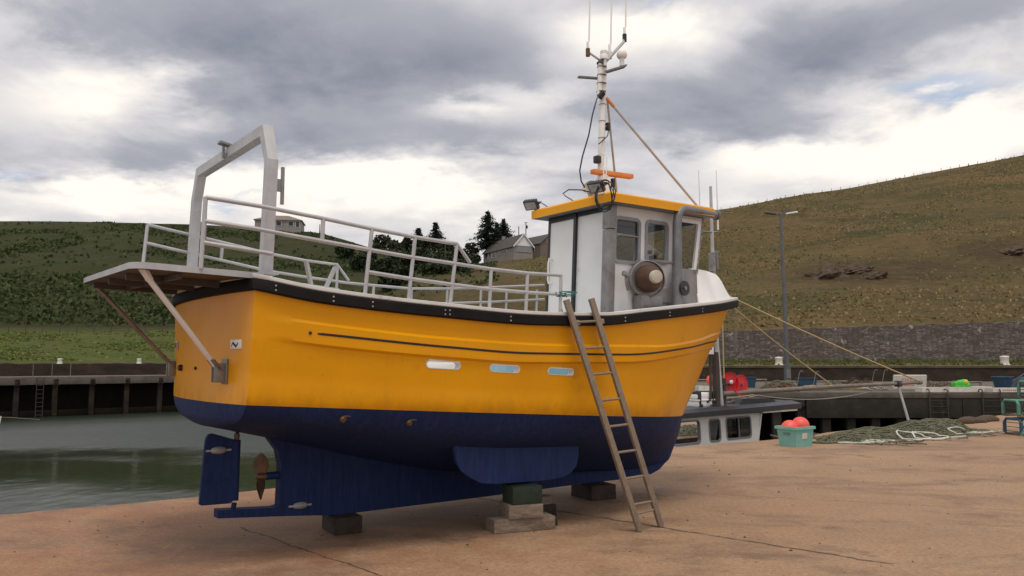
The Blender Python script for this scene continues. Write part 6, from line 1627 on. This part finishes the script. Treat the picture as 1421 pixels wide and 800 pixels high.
for (xp, yp, Y, wd, sd, hh, lab) in ((677, 292, 214, 6.6, 1, 10.5, 'tall dark conifer, the taller of the pair behind the gabled house'), (699, 304, 216, 5.6, 2, 8.5, 'shorter broad conifer of the pair, nearer the utility poles'), (689, 309, 219, 4.6, 9, 8.0, 'dark conifer filling in behind the tall pair'), (603, 308, 206, 4.2, 3, 7, 'narrow pointed conifer standing highest out of the dark wood'), (579, 316, 206, 3.2, 4, 5, 'smallest pointed conifer, just showing above the dark wood')):
    conifer(lab, xt(xp, Y), Y, zy(yp, Y), wd, sd, M['leaf_con'], .15, hh)
BT = [(528, 326, 205, 2.6, 11, 'pale rounded tree at the end of the wood nearest the bungalow', 'leaf_mid'), (546, 333, 200, 2.6, 12, 'bushy mid green tree next to the pale rounded tree', 'leaf_mid'), (563, 330, 204, 2.4, 13, 'dark rounded tree beside the smallest pointed conifer', 'leaf_dark'), (590, 330, 203, 3.2, 14, 'dark spreading tree below the two pointed conifers', 'leaf_dark'), (618, 336, 203, 3.4, 15, 'dark dense tree between the narrow conifer and the gabled house', 'leaf_dark'), (640, 346, 206, 2.8, 16, 'low dark tree at the far end of the gabled house', 'leaf_dark'), (655, 334, 214, 2.4, 17, 'dark bush behind the roof of the gabled house', 'leaf_dark'),
      (556, 352, 150, 3.6, 18, 'mid green bush lower down the gully under the pale trees', 'leaf_mid'), (584, 346, 152, 3.8, 19, 'dark bush in the middle of the gully', 'leaf_dark'), (612, 350, 146, 3.8, 20, 'mid green bush in the gully below the low dark tree', 'leaf_mid'), (636, 362, 138, 3.2, 21, 'lowest mid green bush in the gully, on the houses side', 'leaf_mid'), (532, 362, 138, 3.6, 22, 'dark bush at the foot of the gully on the green hill side', 'leaf_dark'), (505, 350, 150, 3.2, 23, 'dark bush on the hillside between gully and lone bush', 'leaf_dark'), (478, 342, 165, 2.6, 24, 'lone dark bush high on the hillside below the bungalow', 'leaf_dark'),
      (570, 372, 126, 3.4, 25, 'broad dark bush low in the gully below the middle one', 'leaf_dark'), (600, 376, 122, 3.2, 26, 'broad mid green bush lowest in the gully', 'leaf_mid'), (542, 384, 116, 3.0, 27, 'small dark bush at the bottom of the gully', 'leaf_dark'), (652, 352, 190, 2.8, 28, 'dark bush just below the end wall of the gabled house', 'leaf_dark')]
for (xp, yp, Y, wd, sd, lab, mt) in BT: broadleaf(lab, xt(xp, Y), Y, zy(yp, Y), wd, sd, M[mt], 1700)
# utility poles
def pole(label, xp, ytop, Y, tr=False):
    x = xt(xp, Y); zb = hz(x, Y) - .3; zt = zy(ytop, Y); r_ = empty('utility_pole', (x, Y, zb)); tag(r_, label, 'utility pole', 'utility poles on the skyline')
    mb = MB(); mb.tube([V(0, 0, 0), V(0, 0, zt - zb)], [.16, .11], 8); mb.build('pole_shaft', M['pole'], r_)
    mb = MB(); mb.box((0, 0, zt - zb - .1), (.9 if tr else .3, .1, .12)); 
    if tr: mb.lathe([(.2, 0), (.24, .1), (.24, .75), (.15, .85)], (.28, 0, zt - zb - 1.7), (0, 0, 1), 10)
    mb.build('pole_head', M['pole'], r_); return r_
pole('utility pole with a transformer behind the white gable', 730, 308, 217, True); pole('plain thin utility pole next to the one with a transformer', 720, 314, 220); pole('short pole on the crest beside the hilltop bungalow', 441, 311, 224)
# fences
def fence(name, label, pts, h, rails=2):
    o0 = pts[0]; r_ = empty(name, o0); tag(r_, label, 'fence')
    for p in pts:
        mb = MB(); q = p - o0; mb.bar(q + V(0, 0, -.2), q + V(0, 0, h * random.uniform(.6, 1.2)), .07, .07); mb.build('post', M['fence'], r_, smooth=0)
    mb = MB()
    for k in range(rails): mb.tube([p - o0 + V(0, 0, h * (.45 + .45 * k)) for p in pts], .005, 4)
    mb.build('wire', M['pipe'], r_)
pts = []
for k in range(20):
    t = -.66 + .021 * k; y = herm(TT, TY1, t) - 3; pts.append(V(t * y, y, hz(t * y, y)))
fence('field_fence', 'post and wire fence along the top of the green field', pts, 1.15)
pts = []
for k in range(34):
    t = .26 + .0115 * k; y = herm(TT, TY2, t) - .6; pts.append(V(t * y, y, hz(t * y, y)))
fence('ridge_fence', 'post and wire fence along the skyline of the brown hill', pts, .55)
# pale signpost below the houses
x, Y = xt(617, 135), 135; mb = MB(); mb.tube([V(0, 0, -.3), V(0, 0, 4.6)], .09, 8); o = mb.build('marker_post', M['pole'], None); tag(place(o, x, Y, hz(x, Y)), 'thin bare post on the slope seen through the near rail', 'post')
# ---------------------------------------------------------------- sky, sun, camera
world_ = bpy.data.worlds.new('World'); scene.world = world_; world_.use_nodes = True
N, K = world_.node_tree.nodes, world_.node_tree.links
bg = N['Background']; STR = .1
SUN_EL, SUN_AZ = 70, 176          # azimuth clockwise from +Y
sky = N.new('ShaderNodeTexSky'); sky.sky_type = 'NISHITA'; sky.sun_disc = False; sky.sun_elevation = R(SUN_EL); sky.sun_rotation = R(SUN_AZ); sky.air_density = 1.0; sky.dust_density = 1.5
tc = N.new('ShaderNodeTexCoord'); D = tc.outputs['Generated']
sep = N.new('ShaderNodeSeparateXYZ'); K.new(D, sep.inputs[0])
def math_(op, a, b_=None, c_=None):
    m = N.new('ShaderNodeMath'); m.operation = op
    for i, q in enumerate((a, b_, c_)):
        if q is None: continue
        if isinstance(q, (int, float)): m.inputs[i].default_value = q
        else: K.new(q, m.inputs[i])
    return m.outputs[0]
def ramp(v, lo, hi, o0=0.0, o1=1.0):
    r = N.new('ShaderNodeMapRange'); r.interpolation_type = 'SMOOTHSTEP'; r.inputs[1].default_value = lo; r.inputs[2].default_value = hi; r.inputs[3].default_value = o0; r.inputs[4].default_value = o1; K.new(v, r.inputs[0]); return r.outputs[0]
# cloud layer seen in perspective: direction projected onto a flat ceiling
zc = math_('ADD', math_('MAXIMUM', sep.outputs[2], 0.0), .16)
px = math_('DIVIDE', sep.outputs[0], zc); py = math_('DIVIDE', sep.outputs[1], zc)
cb = N.new('ShaderNodeCombineXYZ'); K.new(px, cb.inputs[0]); K.new(py, cb.inputs[1])
def wnoise(scale, detail, rough, dist, off=(0, 0, 0), vec=None, sc=(1, 1, 1)):
    mp = N.new('ShaderNodeMapping'); mp.inputs['Location'].default_value = off; mp.inputs['Scale'].default_value = sc; K.new(vec or cb.outputs[0], mp.inputs['Vector'])
    n = N.new('ShaderNodeTexNoise'); n.inputs['Scale'].default_value = scale; n.inputs['Detail'].default_value = detail; n.inputs['Roughness'].default_value = rough; n.inputs['Distortion'].default_value = dist; K.new(mp.outputs[0], n.inputs['Vector']); return n.outputs['Fac']
nA = wnoise(.85, 7, .52, .5, (3.1, 1.7, 0)); nB = wnoise(2.6, 8, .55, .3, (7.7, 2.2, 0)); nC = wnoise(5.5, 6, .6, .2, (1.7, 9.2, 0))
# large masses: (azimuth deg right of +Y, elevation deg, half width az, half width el, weight): + dark cloud, - bright break
U_ = math_('ARCTAN2', sep.outputs[0], sep.outputs[1]); E_ = math_('ARCSINE', sep.outputs[2])
wob1 = math_('MULTIPLY_ADD', nB, .22, -.11); wob2 = math_('MULTIPLY_ADD', nA, .12, -.06); wob3 = math_('MULTIPLY_ADD', nC, .05, -.025)
Uw = math_('ADD', U_, wob1); Ew = math_('ADD', math_('ADD', E_, wob2), wob3)
MASS = [[-13,20,12,5,1.0],[-1,20,5,3,.45],[-13,13.8,7,1.9,.6],[-25,21,5,2.5,.35],[-28,17.3,6,3.0,-.85],[-27,13,8,1.2,.4],[-26,10.6,9,1.2,-.7],[-11,11.3,7,1.4,-.8],[-3.5,16.6,2.4,.8,-.5],[2,17.6,4,1.3,-.45],[-2,14.2,5,1.5,.55],[7,13.2,7,3.0,.35],[13,17,6,1.8,.6],[20,19,7,2.1,.85],[28,21.2,7,2.3,.75],[16,15.2,7,1.3,.45],[22,13,8,1.5,-.85],[29,14.6,6,1.8,-.8],[10,22.6,6,1.5,-.7],[4,21.5,2.5,2,-.3],[0,10.5,6,1.2,.1]]
tot = None
for (az, el, wa, we, wt) in MASS:
    a = math_('MULTIPLY', math_('SUBTRACT', Uw, R(az)), 1 / R(wa)); e = math_('MULTIPLY', math_('SUBTRACT', Ew, R(el)), 1 / R(we))
    g_ = math_('MULTIPLY', math_('EXPONENT', math_('MULTIPLY', math_('MULTIPLY_ADD', a, a, math_('MULTIPLY', e, e)), -1.0)), wt)
    tot = g_ if tot is None else math_('ADD', tot, g_)
field = math_('ADD', math_('MULTIPLY_ADD', nA, 1.5, -.75), math_('MULTIPLY_ADD', nB, 1.3, -.65))
field = math_('ADD', field, math_('MULTIPLY_ADD', nC, .6, -.30))
dark = N.new('ShaderNodeMapRange'); dark.inputs[1].default_value = -.72; dark.inputs[2].default_value = 1.2; K.new(math_('ADD', tot, field), dark.inputs[0]); dark = dark.outputs[0]
def rgbmix(f, a, b_):
    m = N.new('ShaderNodeMix'); m.data_type = 'RGBA'
    if isinstance(f, float): m.inputs[0].default_value = f
    else: K.new(f, m.inputs[0])
    for s_, q in ((6, a), (7, b_)):
        if isinstance(q, tuple): m.inputs[s_].default_value = (*q, 1)
        else: K.new(q, m.inputs[s_])
    return m.outputs[2]
k_ = 1 / STR
def cl(r, g, b_): return (r * k_, g * k_, b_ * k_)
cloud = rgbmix(ramp(dark, .05, .42), cl(.93, .87, .79), cl(.60, .585, .60))
cloud = rgbmix(ramp(dark, .34, .66), cloud, cl(.345, .355, .40))
cloud = rgbmix(ramp(dark, .60, 1.0), cloud, cl(.195, .212, .265))
# small gaps of blue
gap = math_('MULTIPLY', ramp(wnoise(3.0, 5, .5, .4, (2.2, 5.1, 0)), .60, .70), ramp(dark, .05, .45, 1, 0))
BL = [[31, 16.4, 5, .6, .5], [27, 17.0, 4, .5, .4], [-33, 12.0, 2.5, .7, .5], [13, 24.3, 2.5, .7, .5], [-18.5, 9.9, 2.5, .45, .5]]
gb = None
for (az, el, wa, we, wt) in BL:
    a = math_('MULTIPLY', math_('SUBTRACT', Uw, R(az)), 1 / R(wa)); e = math_('MULTIPLY', math_('SUBTRACT', Ew, R(el)), 1 / R(we))
    g_ = math_('MULTIPLY', math_('EXPONENT', math_('MULTIPLY', math_('MULTIPLY_ADD', a, a, math_('MULTIPLY', e, e)), -1.0)), wt); gb = g_ if gb is None else math_('ADD', gb, g_)
gapf = math_('MINIMUM', math_('ADD', math_('MULTIPLY', gap, .2), ramp(math_('ADD', gb, math_('MULTIPLY_ADD', nC, .5, -.25)), .25, .8)), .85)
bl = rgbmix(.5, sky.outputs[0], cl(.42, .55, .75))
cloud = rgbmix(gapf, cloud, bl)
K.new(cloud, bg.inputs['Color']); bg.inputs['Strength'].default_value = STR
sun = bpy.data.lights.new('sun', 'SUN'); sun.energy = 1.5; sun.angle = R(22); sun.color = (1, .90, .76)
so = bpy.data.objects.new('sun', sun); COL.objects.link(so)
sd = Vector((math.sin(R(SUN_AZ)) * math.cos(R(SUN_EL)), math.cos(R(SUN_AZ)) * math.cos(R(SUN_EL)), math.sin(R(SUN_EL))))
so.rotation_euler = (-sd).to_track_quat('-Z', 'Y').to_euler(); so.location = sd * 30
cam = bpy.data.cameras.new('camera'); cam.sensor_width = 36; cam.lens = 36 * 1130 / 1421; cam.clip_start = .05; cam.clip_end = 2000
co = bpy.data.objects.new('camera', cam); COL.objects.link(co); co.location = (0, 0, 1.6); co.rotation_euler = (PI / 2 + math.atan(100 / 1130), 0, 0)
scene.camera = co
scene.view_settings.view_transform = 'Standard'; scene.view_settings.look = 'None'; scene.view_settings.exposure = 0.24; scene.view_settings.gamma = 1; scene.view_settings.use_curve_mapping = False
scene.cycles.use_denoising = True
scene.cycles.max_bounces = 6; scene.cycles.transparent_max_bounces = 8
